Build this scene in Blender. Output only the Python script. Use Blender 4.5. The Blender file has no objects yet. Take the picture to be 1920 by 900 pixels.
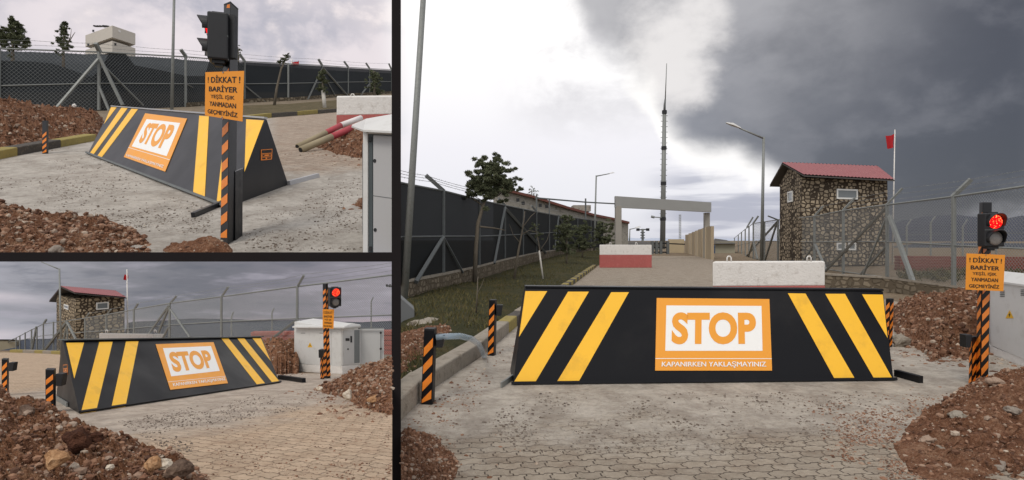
import bpy, bmesh, math, random
from math import radians as R, sin, cos, pi, atan2, sqrt
from mathutils import Vector as V, noise as NZ
random.seed(7)
# ------------------------------------------------------------------ camera, sky, sun, exposure
F = 1150.0                       # focal length in pixels of a 1920 x 900 picture
CAM = V((0.0, 0.0, 1.6))
S = bpy.context.scene
cam_d = bpy.data.cameras.new('camera'); cam = bpy.data.objects.new('camera', cam_d)
S.collection.objects.link(cam); S.camera = cam
cam.location = CAM; cam.rotation_euler = (R(90), 0, 0)
cam_d.sensor_width = 36; cam_d.lens = F / 1920 * 36
cam_d.clip_start = .05; cam_d.clip_end = 5000
S.view_settings.view_transform = 'Standard'; S.view_settings.look = 'None'
S.view_settings.exposure = 0.12; S.view_settings.gamma = 1
S.render.engine = 'CYCLES'
S.cycles.max_bounces = 6; S.cycles.transparent_max_bounces = 24
SUN_EL, SUN_AZ = 52, 205         # degrees; the sun is veiled by cloud, behind and left of the camera

def lin(c):
    if isinstance(c, (int, float)): c = (c, c, c)
    o = []
    for x in c[:3]:
        x /= 255.0
        o.append(x / 12.92 if x <= .04045 else ((x + .055) / 1.055) ** 2.4)
    return (o[0], o[1], o[2], 1.0)

class NT:                         # small helper for writing node trees
    def __init__(s, tree): s.t = tree; s.n = tree.nodes; s.l = tree.links
    def set(s, inp, v):
        if hasattr(v, 'is_output') or isinstance(v, bpy.types.NodeSocket): s.l.new(v, inp)
        elif v is not None: inp.default_value = v
    def m(s, op, a, b=None, c=None, clamp=False):
        n = s.n.new('ShaderNodeMath'); n.operation = op; n.use_clamp = clamp
        s.set(n.inputs[0], a); s.set(n.inputs[1], b)
        if c is not None: s.set(n.inputs[2], c)
        return n.outputs[0]
    def mix(s, f, a, b, mode='MIX'):
        n = s.n.new('ShaderNodeMix'); n.data_type = 'RGBA'; n.blend_type = mode
        s.set(n.inputs[0], f); s.set(n.inputs[6], a); s.set(n.inputs[7], b); return n.outputs[2]
    def noise(s, vec, scale, detail=4, rough=.55, dist=0.0):
        n = s.n.new('ShaderNodeTexNoise'); s.set(n.inputs['Vector'], vec)
        n.inputs['Scale'].default_value = scale; n.inputs['Detail'].default_value = detail
        n.inputs['Roughness'].default_value = rough; n.inputs['Distortion'].default_value = dist
        return n.outputs['Fac']
    def ss(s, v, a, b):           # smoothstep
        n = s.n.new('ShaderNodeMapRange'); n.interpolation_type = 'SMOOTHSTEP'
        s.set(n.inputs[0], v); n.inputs[1].default_value = a; n.inputs[2].default_value = b; return n.outputs[0]
    def lr(s, v, a, b, c, d):
        n = s.n.new('ShaderNodeMapRange'); s.set(n.inputs[0], v)
        for i, k in enumerate((a, b, c, d)): n.inputs[i + 1].default_value = k
        return n.outputs[0]
    def ramp(s, v, stops, interp='LINEAR'):
        n = s.n.new('ShaderNodeValToRGB'); s.set(n.inputs[0], v); r = n.color_ramp; r.interpolation = interp
        while len(r.elements) > 1: r.elements.remove(r.elements[-1])
        r.elements[0].position = stops[0][0]; r.elements[0].color = stops[0][1]
        for p, c in stops[1:]:
            e = r.elements.new(p); e.color = c
        return n.outputs[0]
    def curve(s, v, pts):
        n = s.n.new('ShaderNodeFloatCurve'); s.set(n.inputs[1], v); c = n.mapping.curves[0]
        c.points[0].location = pts[0]; c.points[1].location = pts[-1]
        for p in pts[1:-1]: c.points.new(*p)
        n.mapping.update(); return n.outputs[0]
    def xyz(s, v):
        n = s.n.new('ShaderNodeSeparateXYZ'); s.set(n.inputs[0], v); return n.outputs
    def comb(s, x, y, z):
        n = s.n.new('ShaderNodeCombineXYZ'); s.set(n.inputs[0], x); s.set(n.inputs[1], y); s.set(n.inputs[2], z); return n.outputs[0]
    def vm(s, op, a, b=None):
        n = s.n.new('ShaderNodeVectorMath'); n.operation = op; s.set(n.inputs[0], a); s.set(n.inputs[1], b); return n.outputs[0]

AZ = lambda x: math.atan((x - 960) / F)
EL = lambda x, y: math.atan2((450 - y) / F, sqrt(1 + ((x - 960) / F) ** 2))

W = bpy.data.worlds.new('World'); S.world = W; W.use_nodes = True
W.node_tree.nodes.clear(); w = NT(W.node_tree)
tc = w.n.new('ShaderNodeTexCoord').outputs['Generated']
dx, dy, dz = w.xyz(tc)
az = w.m('ARCTAN2', dx, dy); el = w.m('ARCSINE', dz)
nzv = w.comb(w.m('MULTIPLY', az, 1.3), w.m('MULTIPLY', el, 1.9), 3.7)
n1 = w.noise(nzv, 4.0, 6, .55, .1); n2 = w.noise(nzv, 8.0, 6, .55, .15); n3 = w.noise(nzv, 2.2, 3, .5)
nA = w.m('SUBTRACT', n1, .5); nB = w.m('SUBTRACT', n2, .5)
azn = w.m('DIVIDE', w.m('ADD', az, 1.6), 3.2)
A = lambda x: (AZ(x) + 1.6) / 3.2
# lower edge of the dark cloud (elevation as a function of azimuth)
edge = [(1010, -60), (1070, 0), (1110, 80), (1165, 130), (1225, 205), (1255, 262), (1310, 300), (1420, 322), (1500, 348), (1560, 420), (1620, 500), (1920, 620)]
pts = [(0, .95)] + [(A(x), EL(x, y) / .6) for x, y in edge] + [(1, .05)]
bound = w.m('MULTIPLY', w.curve(azn, pts), .6)
dcl = w.m('ADD', w.m('SUBTRACT', el, bound), w.m('ADD', w.m('MULTIPLY', nA, .075), w.m('MULTIPLY', nB, .065)))
hx = w.m('DIVIDE', w.m('SUBTRACT', az, AZ(1268)), .085); hy = w.m('DIVIDE', w.m('SUBTRACT', el, EL(1268, 75)), .10)
hole = w.ss(w.m('ADD', w.m('ADD', w.m('MULTIPLY', hx, hx), w.m('MULTIPLY', hy, hy)), w.m('MULTIPLY', nB, 3.0)), 1.5, .0)
mask = w.ss(dcl, -.015, .055)
thick = w.ss(dcl, -.01, .16)
K = lambda c, k=10: tuple(x * k for x in lin(c)[:3]) + (1,)
# dark cloud colour by azimuth
dark = w.ramp(azn, [(A(1080), lin((232, 230, 230))), (A(1225), lin((196, 195, 198))), (A(1300), lin((136, 138, 146))), (A(1450), lin((106, 108, 116))),
                    (A(1620), lin((92, 94, 102))), (A(1900), lin((80, 82, 90))), (A(1900) + .06, lin((120, 122, 130)))])
lift = w.m('MULTIPLY', w.ss(w.m('ADD', el, w.m('MULTIPLY', nA, .25)), .14, .36), w.ss(azn, A(1880), A(1420)))
dark = w.mix(w.m('MULTIPLY', lift, .85), dark, lin((176, 175, 178)))
dark = w.mix(w.m('MULTIPLY', w.ss(n2, .46, .70), .24), dark, lin((150, 150, 156)))
dark = w.mix(w.m('MULTIPLY', w.ss(n1, .56, .36), .22), dark, lin((72, 74, 82)))
dark = w.mix(w.m('MULTIPLY', hole, .85), dark, lin((238, 234, 232)))
# bright part of the sky
bright = w.ramp(w.m('DIVIDE', el, .5), [(0, lin((214, 214, 222))), (.10, lin((228, 228, 234))), (.30, lin((238, 236, 241))), (.52, lin((252, 250, 250))), (.8, (1.15, 1.13, 1.10, 1))])
streak = w.m('MULTIPLY', w.ss(azn, A(1180), A(1300)), w.m('MULTIPLY', w.ss(w.noise(w.comb(az, w.m('MULTIPLY', el, 9.0), 1.3), 5, 4, .5), .40, .62), w.ss(el, .155, .07)))
bright = w.mix(streak, bright, lin((176, 178, 192)))
wisp = w.m('MULTIPLY', w.ss(w.noise(w.comb(az, w.m('MULTIPLY', el, 1.6), 8.1), 5.5, 6, .6, .2), .48, .70), w.m('MULTIPLY', w.ss(azn, A(900), A(1060)), w.ss(el, .12, .26)))
bright = w.mix(w.m('MULTIPLY', wisp, .75), bright, lin((204, 202, 206)))
rim = w.m('MULTIPLY', w.m('MULTIPLY', w.ss(dcl, -.036, -.008), w.ss(azn, A(1130), A(1220))), w.ss(azn, A(1520), A(1400)))
bright = w.mix(w.m('MULTIPLY', rim, .65), bright, (1.12, 1.09, 1.04, 1))
right = w.mix(mask, bright, dark)
# upper left part: pinkish white veil with soft grey drifts
ul = w.mix(w.ss(w.m('ADD', n3, w.m('MULTIPLY', nB, .6)), .45, .66), lin((228, 219, 222)), lin((172, 172, 184)))
ul = w.mix(w.ss(n2, .52, .72), ul, lin((236, 226, 226)))
ul = w.mix(w.m('MULTIPLY', w.ss(azn, A(120), A(-200)), .6), ul, lin((190, 188, 196)))
col = w.mix(w.ss(azn, A(700), A(790)), ul, right)
# the rest of the sky, outside the photograph: an even overcast
front = w.m('MULTIPLY', w.ss(w.m('ABSOLUTE', az), 1.25, .95), w.ss(el, .75, .5))
over = w.mix(n1, lin((196, 198, 206)), lin((252, 250, 250)))
col = w.mix(front, over, col)
col = w.mix(w.ss(dz, -.02, -.12), col, lin((120, 112, 104)))
sky = w.n.new('ShaderNodeTexSky'); sky.sky_type = 'NISHITA'; sky.sun_disc = False
sky.sun_elevation = R(SUN_EL); sky.sun_rotation = R(SUN_AZ)
col10 = w.vm('SCALE', col); col10.node.inputs[3].default_value = 9.3
fin = w.mix(.03, col10, sky.outputs[0])
bg = w.n.new('ShaderNodeBackground'); w.set(bg.inputs[0], fin); bg.inputs[1].default_value = .108
out = w.n.new('ShaderNodeOutputWorld'); w.l.new(bg.outputs[0], out.inputs[0])
sd = bpy.data.lights.new('sun', 'SUN'); sd.energy = 1.35; sd.angle = R(20); sd.color = (1, .93, .84)
sun = bpy.data.objects.new('sun', sd); S.collection.objects.link(sun)
sdir = V((cos(R(SUN_EL)) * sin(R(SUN_AZ)), cos(R(SUN_EL)) * cos(R(SUN_AZ)), sin(R(SUN_EL))))
sun.rotation_euler = sdir.to_track_quat('Z', 'Y').to_euler()
sun.location = (0, 0, 30)

# ------------------------------------------------------------------ helpers
def tag(o, label=None, cat=None, group=None, kind=None):
    if label: o['label'] = label
    if cat: o['category'] = cat
    if group: o['group'] = group
    if kind: o['kind'] = kind
    return o
def thing(name, label, cat, loc, group=None):
    o = bpy.data.objects.new(name, None); o.empty_display_size = .1
    S.collection.objects.link(o); o.location = loc
    return tag(o, label, cat, group)
def wloc(o):
    p = V((0, 0, 0))
    while o is not None: p += o.location; o = o.parent
    return p
class MB:                         # collects world-space geometry for ONE mesh object
    def __init__(s): s.v = []; s.f = []; s.sm = False
    def add(s, vs, fs):
        k = len(s.v); s.v += [V(p) for p in vs]; s.f += [[i + k for i in f] for f in fs]; return s
    def hexa(s, p):               # p: 4 bottom (ccw), 4 top
        return s.add(p, [(3, 2, 1, 0), (4, 5, 6, 7), (0, 1, 5, 4), (1, 2, 6, 5), (2, 3, 7, 6), (3, 0, 4, 7)])
    def prism(s, poly, vec):
        n = len(poly); vec = V(vec)
        return s.add([V(p) for p in poly] + [V(p) + vec for p in poly],
                     [list(range(n))[::-1], list(range(n, 2 * n))] + [(i, (i + 1) % n, n + (i + 1) % n, n + i) for i in range(n)])
    def beam(s, a, b, w_, d=None, ref=None):
        a = V(a); b = V(b); d = d or w_; z = (b - a).normalized()
        ref = V(ref) if ref is not None else V((0, 1, 0))
        x = z.cross(ref)
        if x.length < 1e-4: x = z.cross(V((1, 0, 0)))
        x.normalize(); y = z.cross(x).normalized(); x *= w_ / 2; y *= d / 2
        return s.hexa([a - x - y, a + x - y, a + x + y, a - x + y, b - x - y, b + x - y, b + x + y, b - x + y])
    def tube(s, pts, r, n=8, r2=None, cap=True):
        pts = [V(p) for p in pts]; k = len(s.v); N = len(pts); z0 = None; X = None
        for i, p in enumerate(pts):
            z = (pts[min(i + 1, N - 1)] - pts[max(i - 1, 0)]).normalized()
            if X is None:
                X = z.cross(V((0.13, 1, .07))); X.normalize()
            X = (X - z * X.dot(z)).normalized(); Yv = z.cross(X)
            rr = r if r2 is None else r + (r2 - r) * i / (N - 1)
            for j in range(n):
                a = 2 * pi * j / n; s.v.append(p + X * cos(a) * rr + Yv * sin(a) * rr)
        for i in range(N - 1):
            for j in range(n):
                s.f.append([k + i * n + j, k + i * n + (j + 1) % n, k + (i + 1) * n + (j + 1) % n, k + (i + 1) * n + j])
        if cap: s.f.append([k + j for j in range(n)][::-1]); s.f.append([k + (N - 1) * n + j for j in range(n)])
        return s
    def cyl(s, c, axis, r, l, n=20, r2=None):
        c = V(c); axis = V(axis).normalized(); return s.tube([c - axis * l / 2, c + axis * l / 2], r, n, r2)
    def build(s, name, mat, parent=None, smooth=False, bevel=0, label=None, loc=None):
        me = bpy.data.meshes.new(name)
        o = bpy.data.objects.new(name, me); S.collection.objects.link(o)
        if parent is not None:
            o.parent = parent; off = wloc(parent)
        else:
            off = V(loc) if loc is not None else V((0, 0, 0)); o.location = off
        me.from_pydata([tuple(p - off) for p in s.v], [], s.f); me.update()
        bm = bmesh.new(); bm.from_mesh(me); bmesh.ops.recalc_face_normals(bm, faces=bm.faces); bm.to_mesh(me); bm.free()
        if smooth:
            for p in me.polygons: p.use_smooth = True
        if isinstance(mat, (list, tuple)):
            for m_ in mat: me.materials.append(m_)
        else: me.materials.append(mat)
        if bevel:
            md = o.modifiers.new('bevel', 'BEVEL'); md.width = bevel; md.segments = 2; md.limit_method = 'ANGLE'
        if label: o['label'] = label
        return o

class Place:                      # one of the three places: size, eye height, slope of its ground
    def __init__(s, k, h, v, a=0): s.s = k; s.h = h; s.v = v; s.a = a
    def ray(s, x, y): return V(((x - 960) / F, 1, (450 - y) / F))
    def g(s, x, y, dz=0):
        r = s.ray(x, y); t = (-s.h + dz) / (r.z - s.v - s.a * r.x); return CAM + r * t * s.s
    def at(s, x, y, Y): return CAM + s.ray(x, y) * Y * s.s
    def gr(s, p):                 # drop a world point to the ground
        q = (V(p) - CAM) / s.s; return CAM + V((q.x, q.y, -s.h + s.v * q.y + s.a * q.x)) * s.s
    def gx(s, x, Y):              # ground point at column x, distance Y
        return s.gr(s.at(x, 450, Y))
    def Y(s, p): return (p.y - CAM.y) / s.s
    def top(s, p, y): return V((p.x, p.y, CAM.z + (450 - y) / F * p.y))
    def hit(s, x, y, p0, n):      # pixel -> plane
        r = s.ray(x, y); t = (V(p0) - CAM).dot(n) / r.dot(n); return CAM + r * t

def homog(q):                     # unit square -> quad TL,TR,BR,BL (t down)
    (x0, y0), (x1, y1), (x2, y2), (x3, y3) = q
    dx1, dx2, dx3 = x1 - x2, x3 - x2, x0 - x1 + x2 - x3
    dy1, dy2, dy3 = y1 - y2, y3 - y2, y0 - y1 + y2 - y3
    det = dx1 * dy2 - dx2 * dy1
    gg = (dx3 * dy2 - dx2 * dy3) / det; hh = (dx1 * dy3 - dx3 * dy1) / det
    a, b, c = x1 - x0 + gg * x1, x3 - x0 + hh * x3, x0
    d, e, f_ = y1 - y0 + gg * y1, y3 - y0 + hh * y3, y0
    return lambda s, t: ((a * s + b * t + c) / (gg * s + hh * t + 1), (d * s + e * t + f_) / (gg * s + hh * t + 1))

_txt = {}
def text_geo(string, bold=0.0):   # outline text as 2-D verts in the unit box (t down) + faces
    key = (string, bold)
    if key in _txt: return _txt[key]
    cu = bpy.data.curves.new('t', 'FONT'); cu.body = string; cu.size = 1; cu.offset = bold; cu.resolution_u = 5
    ob = bpy.data.objects.new('t', cu); S.collection.objects.link(ob)
    dg = bpy.context.evaluated_depsgraph_get(); me = bpy.data.meshes.new_from_object(ob.evaluated_get(dg))
    vs = [(v.co.x, v.co.y) for v in me.vertices]; fs = [list(p.vertices) for p in me.polygons]
    bpy.data.objects.remove(ob); bpy.data.curves.remove(cu); bpy.data.meshes.remove(me)
    x0 = min(v[0] for v in vs); x1 = max(v[0] for v in vs); y0 = min(v[1] for v in vs); y1 = max(v[1] for v in vs)
    r = ([((x - x0) / (x1 - x0), 1 - (y - y0) / (y1 - y0)) for x, y in vs], fs); _txt[key] = r; return r
def put_text(mb, string, fn, bold=0.0, fat=0.0):   # fn(s,t) -> world point; fat = overlaid strokes to thicken thin letters
    vs, fs = text_geo(string, bold); c = fn(.5, .5); lz = (fn(1, .5) - fn(0, .5)).length * .0008
    for k, (a, b) in enumerate(((0, 0), (-fat, 0), (fat, 0), (0, -fat * 2.5), (0, fat * 2.5)) if fat else ((0, 0),)):
        mb.add([(lambda p: p + (CAM - p).normalized() * lz * k)(fn(q[0] + a, q[1] + b)) for q in vs], fs)

# ------------------------------------------------------------------ materials
_mats = {}
def mat(name, col, rough=.6, metal=0, var=.12, scale=3.0, bump=0.0, bscale=40, spec=.5, k=1.0, dirt=None, dirt_amt=.3):
    key = name + '@%g' % k
    if key in _mats: return _mats[key]
    m = bpy.data.materials.new(key.replace('@', '_')); m.use_nodes = True; m.node_tree.nodes.clear(); t = NT(m.node_tree)
    co = t.n.new('ShaderNodeTexCoord').outputs['Object']
    n = t.noise(co, scale / k, 5, .6)
    c = lin(col)
    lo = tuple(x * (1 - var) for x in c[:3]) + (1,); hi = tuple(min(1, x * (1 + var)) for x in c[:3]) + (1,)
    cc = t.mix(n, lo, hi)
    if dirt: cc = t.mix(t.m('MULTIPLY', t.ss(t.noise(co, scale * 2.7 / k, 6, .65), .5, .72), dirt_amt), cc, lin(dirt))
    b = t.n.new('ShaderNodeBsdfPrincipled'); t.set(b.inputs['Base Color'], cc)
    t.set(b.inputs['Roughness'], t.lr(t.noise(co, scale * 4 / k, 3), .3, .7, max(.05, rough - .08), min(1, rough + .08)))
    b.inputs['Metallic'].default_value = metal; b.inputs['Specular IOR Level'].default_value = spec
    if bump:
        bp = t.n.new('ShaderNodeBump'); bp.inputs['Strength'].default_value = bump; bp.inputs['Distance'].default_value = .02 * k
        t.set(bp.inputs['Height'], t.noise(co, bscale / k, 5, .65)); t.l.new(bp.outputs[0], b.inputs['Normal'])
    o = t.n.new('ShaderNodeOutputMaterial'); t.l.new(b.outputs[0], o.inputs[0]); _mats[key] = m; return m

def emit(name, col, st, dots=None, col2=None, k=1):
    m = bpy.data.materials.new(name); m.use_nodes = True; m.node_tree.nodes.clear(); t = NT(m.node_tree)
    e = t.n.new('ShaderNodeEmission'); e.inputs[0].default_value = lin(col); e.inputs[1].default_value = st
    if dots:
        co = t.n.new('ShaderNodeTexCoord').outputs['Object']; vo = t.n.new('ShaderNodeTexVoronoi'); t.set(vo.inputs['Vector'], co); vo.inputs['Scale'].default_value = dots / k
        t.set(e.inputs[0], t.mix(t.ss(vo.outputs['Distance'], .42, .12), lin(col), lin(col2)))
    o = t.n.new('ShaderNodeOutputMaterial'); t.l.new(e.outputs[0], o.inputs[0]); return m

def island(name, stops, rough=.95, k=1.0, bscale=60, bump=.6):   # a colour per loose stone
    key = name + '@%g' % k
    if key in _mats: return _mats[key]
    m = bpy.data.materials.new(key.replace('@', '_')); m.use_nodes = True; m.node_tree.nodes.clear(); t = NT(m.node_tree)
    geo = t.n.new('ShaderNodeNewGeometry'); co = t.n.new('ShaderNodeTexCoord').outputs['Object']
    cc = t.ramp(geo.outputs['Random Per Island'], [(p, lin(c)) for p, c in stops])
    cc = t.mix(t.lr(t.noise(co, 25 / k, 5, .7), .3, .7, 0, .5), cc, lin((96, 74, 60)))
    b = t.n.new('ShaderNodeBsdfPrincipled'); t.set(b.inputs['Base Color'], cc); b.inputs['Roughness'].default_value = rough
    b.inputs['Specular IOR Level'].default_value = .2
    bp = t.n.new('ShaderNodeBump'); bp.inputs['Strength'].default_value = bump; bp.inputs['Distance'].default_value = .01 * k
    t.set(bp.inputs['Height'], t.noise(co, bscale / k, 4, .6)); t.l.new(bp.outputs[0], b.inputs['Normal'])
    o = t.n.new('ShaderNodeOutputMaterial'); t.l.new(b.outputs[0], o.inputs[0]); _mats[key] = m; return m

def soil(name, a, b_, c, k=1.0, bump=1.0, sc=6):
    key = name + '@%g' % k
    if key in _mats: return _mats[key]
    m = bpy.data.materials.new(key.replace('@', '_')); m.use_nodes = True; m.node_tree.nodes.clear(); t = NT(m.node_tree)
    co = t.n.new('ShaderNodeTexCoord').outputs['Object']
    n = t.noise(co, sc / k, 8, .7); n2_ = t.noise(co, sc * 9 / k, 6, .7)
    vo = t.n.new('ShaderNodeTexVoronoi'); t.set(vo.inputs['Vector'], co); vo.inputs['Scale'].default_value = sc * 6 / k
    cc = t.ramp(t.m('ADD', t.m('MULTIPLY', n, .55), t.m('MULTIPLY', n2_, .45)), [(.34, lin(a)), (.5, lin(b_)), (.66, lin(c))])
    cc = t.mix(t.m('MULTIPLY', t.ss(vo.outputs['Distance'], .32, .12), .35), cc, lin(c))
    b = t.n.new('ShaderNodeBsdfPrincipled'); t.set(b.inputs['Base Color'], cc); b.inputs['Roughness'].default_value = .97
    b.inputs['Specular IOR Level'].default_value = .15
    bp = t.n.new('ShaderNodeBump'); bp.inputs['Strength'].default_value = bump; bp.inputs['Distance'].default_value = .04 * k
    t.set(bp.inputs['Height'], t.m('ADD', n2_, t.m('MULTIPLY', vo.outputs['Distance'], .5))); t.l.new(bp.outputs[0], b.inputs['Normal'])
    o = t.n.new('ShaderNodeOutputMaterial'); t.l.new(b.outputs[0], o.inputs[0]); _mats[key] = m; return m

def paving(name, k, rot, paver, joint, conc, conc2, dirt, mask_fn, pw=.175, ph=.115):
    """pavers with interlocking stepped joints, turning into rough concrete where mask_fn says"""
    m = bpy.data.materials.new(name); m.use_nodes = True; m.node_tree.nodes.clear(); t = NT(m.node_tree)
    co0 = t.n.new('ShaderNodeTexCoord').outputs['Object']
    mp = t.n.new('ShaderNodeMapping'); t.set(mp.inputs[0], co0); mp.inputs['Rotation'].default_value = (0, 0, R(rot)); mp.inputs['Scale'].default_value = (1 / k,) * 3
    x, y, z = t.xyz(mp.outputs[0]); flat = t.comb(x, y, 0.0)
    wob = t.m('MULTIPLY', t.m('SUBTRACT', t.noise(flat, 2.5, 3), .5), .02)
    zig = t.m('MULTIPLY', t.m('SUBTRACT', t.ss(t.m('PINGPONG', t.m('DIVIDE', y, ph * .5), 1.0), .4, .6), .5), .020)
    zig2 = t.m('MULTIPLY', t.m('SUBTRACT', t.ss(t.m('PINGPONG', t.m('DIVIDE', x, pw * .5), 1.0), .42, .58), .5), .018)
    br = t.n.new('ShaderNodeTexBrick'); t.set(br.inputs['Vector'], t.comb(t.m('ADD', t.m('ADD', x, zig), wob), t.m('ADD', t.m('ADD', y, zig2), wob), 0.0))
    br.inputs['Scale'].default_value = 1; br.inputs['Mortar Size'].default_value = .006; br.inputs['Mortar Smooth'].default_value = .6
    br.inputs['Brick Width'].default_value = pw; br.inputs['Row Height'].default_value = ph; br.inputs['Bias'].default_value = -.1
    br.inputs['Color1'].default_value = lin(paver); br.inputs['Color2'].default_value = tuple(q * .80 for q in lin(paver)[:3]) + (1,)
    br.inputs['Mortar'].default_value = lin(joint)
    big = t.noise(flat, .9, 6, .62); fine = t.noise(flat, 14, 8, .72); grit = t.noise(flat, 60, 4, .7); patch = t.noise(flat, 2.6, 6, .65)
    pc = t.mix(t.m('MULTIPLY', t.ss(patch, .45, .70), .5), br.outputs['Color'], lin(dirt))
    pc = t.mix(t.m('MULTIPLY', t.ss(fine, .42, .64), .42), pc, t.vm('MULTIPLY', pc, (.62, .60, .58)))
    cc = t.mix(t.ss(patch, .35, .66), lin(conc), lin(conc2))
    cc = t.mix(t.m('MULTIPLY', t.ss(fine, .42, .62), .6), cc, t.vm('MULTIPLY', cc, (.66, .65, .64)))
    cc = t.mix(t.m('MULTIPLY', t.ss(t.noise(flat, 5.5, 7, .75), .54, .66), .6), cc, lin((186, 178, 168)))
    cc = t.mix(t.m('MULTIPLY', t.ss(grit, .56, .72), .5), cc, lin((98, 90, 84)))
    msk = mask_fn(t, x, y, co0, big)
    col_ = t.mix(msk, pc, cc)
    b = t.n.new('ShaderNodeBsdfPrincipled'); t.set(b.inputs['Base Color'], col_); b.inputs['Roughness'].default_value = .9
    b.inputs['Specular IOR Level'].default_value = .25
    inv = t.m('SUBTRACT', 1.0, br.outputs['Fac'])
    hgt = t.m('ADD', t.m('MULTIPLY', t.m('MULTIPLY', inv, t.m('SUBTRACT', 1.0, msk)), .6), t.m('ADD', t.m('MULTIPLY', fine, .9), t.m('MULTIPLY', grit, .3)))
    bp = t.n.new('ShaderNodeBump'); bp.inputs['Strength'].default_value = 1.0; bp.inputs['Distance'].default_value = .035 * k
    t.set(bp.inputs['Height'], hgt); t.l.new(bp.outputs[0], b.inputs['Normal'])
    o = t.n.new('ShaderNodeOutputMaterial'); t.l.new(b.outputs[0], o.inputs[0]); return m

def stonewall(name, k, stone, mortar, sc=3.6):
    m = bpy.data.materials.new(name); m.use_nodes = True; m.node_tree.nodes.clear(); t = NT(m.node_tree)
    co = t.n.new('ShaderNodeTexCoord').outputs['Object']
    mp = t.n.new('ShaderNodeMapping'); t.set(mp.inputs[0], co); mp.inputs['Scale'].default_value = (sc / k, sc / k, sc * 1.45 / k)
    vo = t.n.new('ShaderNodeTexVoronoi'); vo.feature = 'DISTANCE_TO_EDGE'; vo.inputs['Scale'].default_value = 1; t.set(vo.inputs['Vector'], mp.outputs[0]); vo.inputs['Randomness'].default_value = .62
    vc = t.n.new('ShaderNodeTexVoronoi'); vc.inputs['Scale'].default_value = 1; t.set(vc.inputs['Vector'], mp.outputs[0]); vc.inputs['Randomness'].default_value = .62
    r_, g_, b_ = t.xyz(vc.outputs['Color'])
    c = lin(stone); cs = t.ramp(r_, [(0, tuple(q * .55 for q in c[:3]) + (1,)), (.5, c), (1, tuple(min(1, q * 1.35) for q in c[:3]) + (1,))])
    cs = t.mix(t.lr(t.noise(co, 9 / k, 5, .65), .3, .7, 0, .45), cs, lin((104, 92, 76)))
    edge_ = t.ss(t.m('ADD', vo.outputs['Distance'], t.m('MULTIPLY', t.m('SUBTRACT', t.noise(co, 7 / k, 4), .5), .10)), .09, .16)
    cc = t.mix(edge_, lin(mortar), cs)
    b = t.n.new('ShaderNodeBsdfPrincipled'); t.set(b.inputs['Base Color'], cc); b.inputs['Roughness'].default_value = .95; b.inputs['Specular IOR Level'].default_value = .2
    bp = t.n.new('ShaderNodeBump'); bp.inputs['Strength'].default_value = .8; bp.inputs['Distance'].default_value = .06 * k
    t.set(bp.inputs['Height'], edge_); t.l.new(bp.outputs[0], b.inputs['Normal'])
    o = t.n.new('ShaderNodeOutputMaterial'); t.l.new(b.outputs[0], o.inputs[0]); return m

def netmat(name, k, col, op):     # woven shade net: mostly opaque, some light passes
    m = bpy.data.materials.new(name); m.use_nodes = True; m.node_tree.nodes.clear(); t = NT(m.node_tree)
    co = t.n.new('ShaderNodeTexCoord').outputs['Object']
    n = t.noise(co, .5 / k, 4, .6); c = lin(col)
    b = t.n.new('ShaderNodeBsdfPrincipled'); t.set(b.inputs['Base Color'], t.mix(n, tuple(q * .75 for q in c[:3]) + (1,), tuple(q * 1.25 for q in c[:3]) + (1,)))
    b.inputs['Roughness'].default_value = .8; b.inputs['Specular IOR Level'].default_value = .2
    tr = t.n.new('ShaderNodeBsdfTransparent'); mx = t.n.new('ShaderNodeMixShader'); mx.inputs[0].default_value = op
    t.l.new(tr.outputs[0], mx.inputs[1]); t.l.new(b.outputs[0], mx.inputs[2])
    o = t.n.new('ShaderNodeOutputMaterial'); t.l.new(mx.outputs[0], o.inputs[0]); return m

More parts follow.
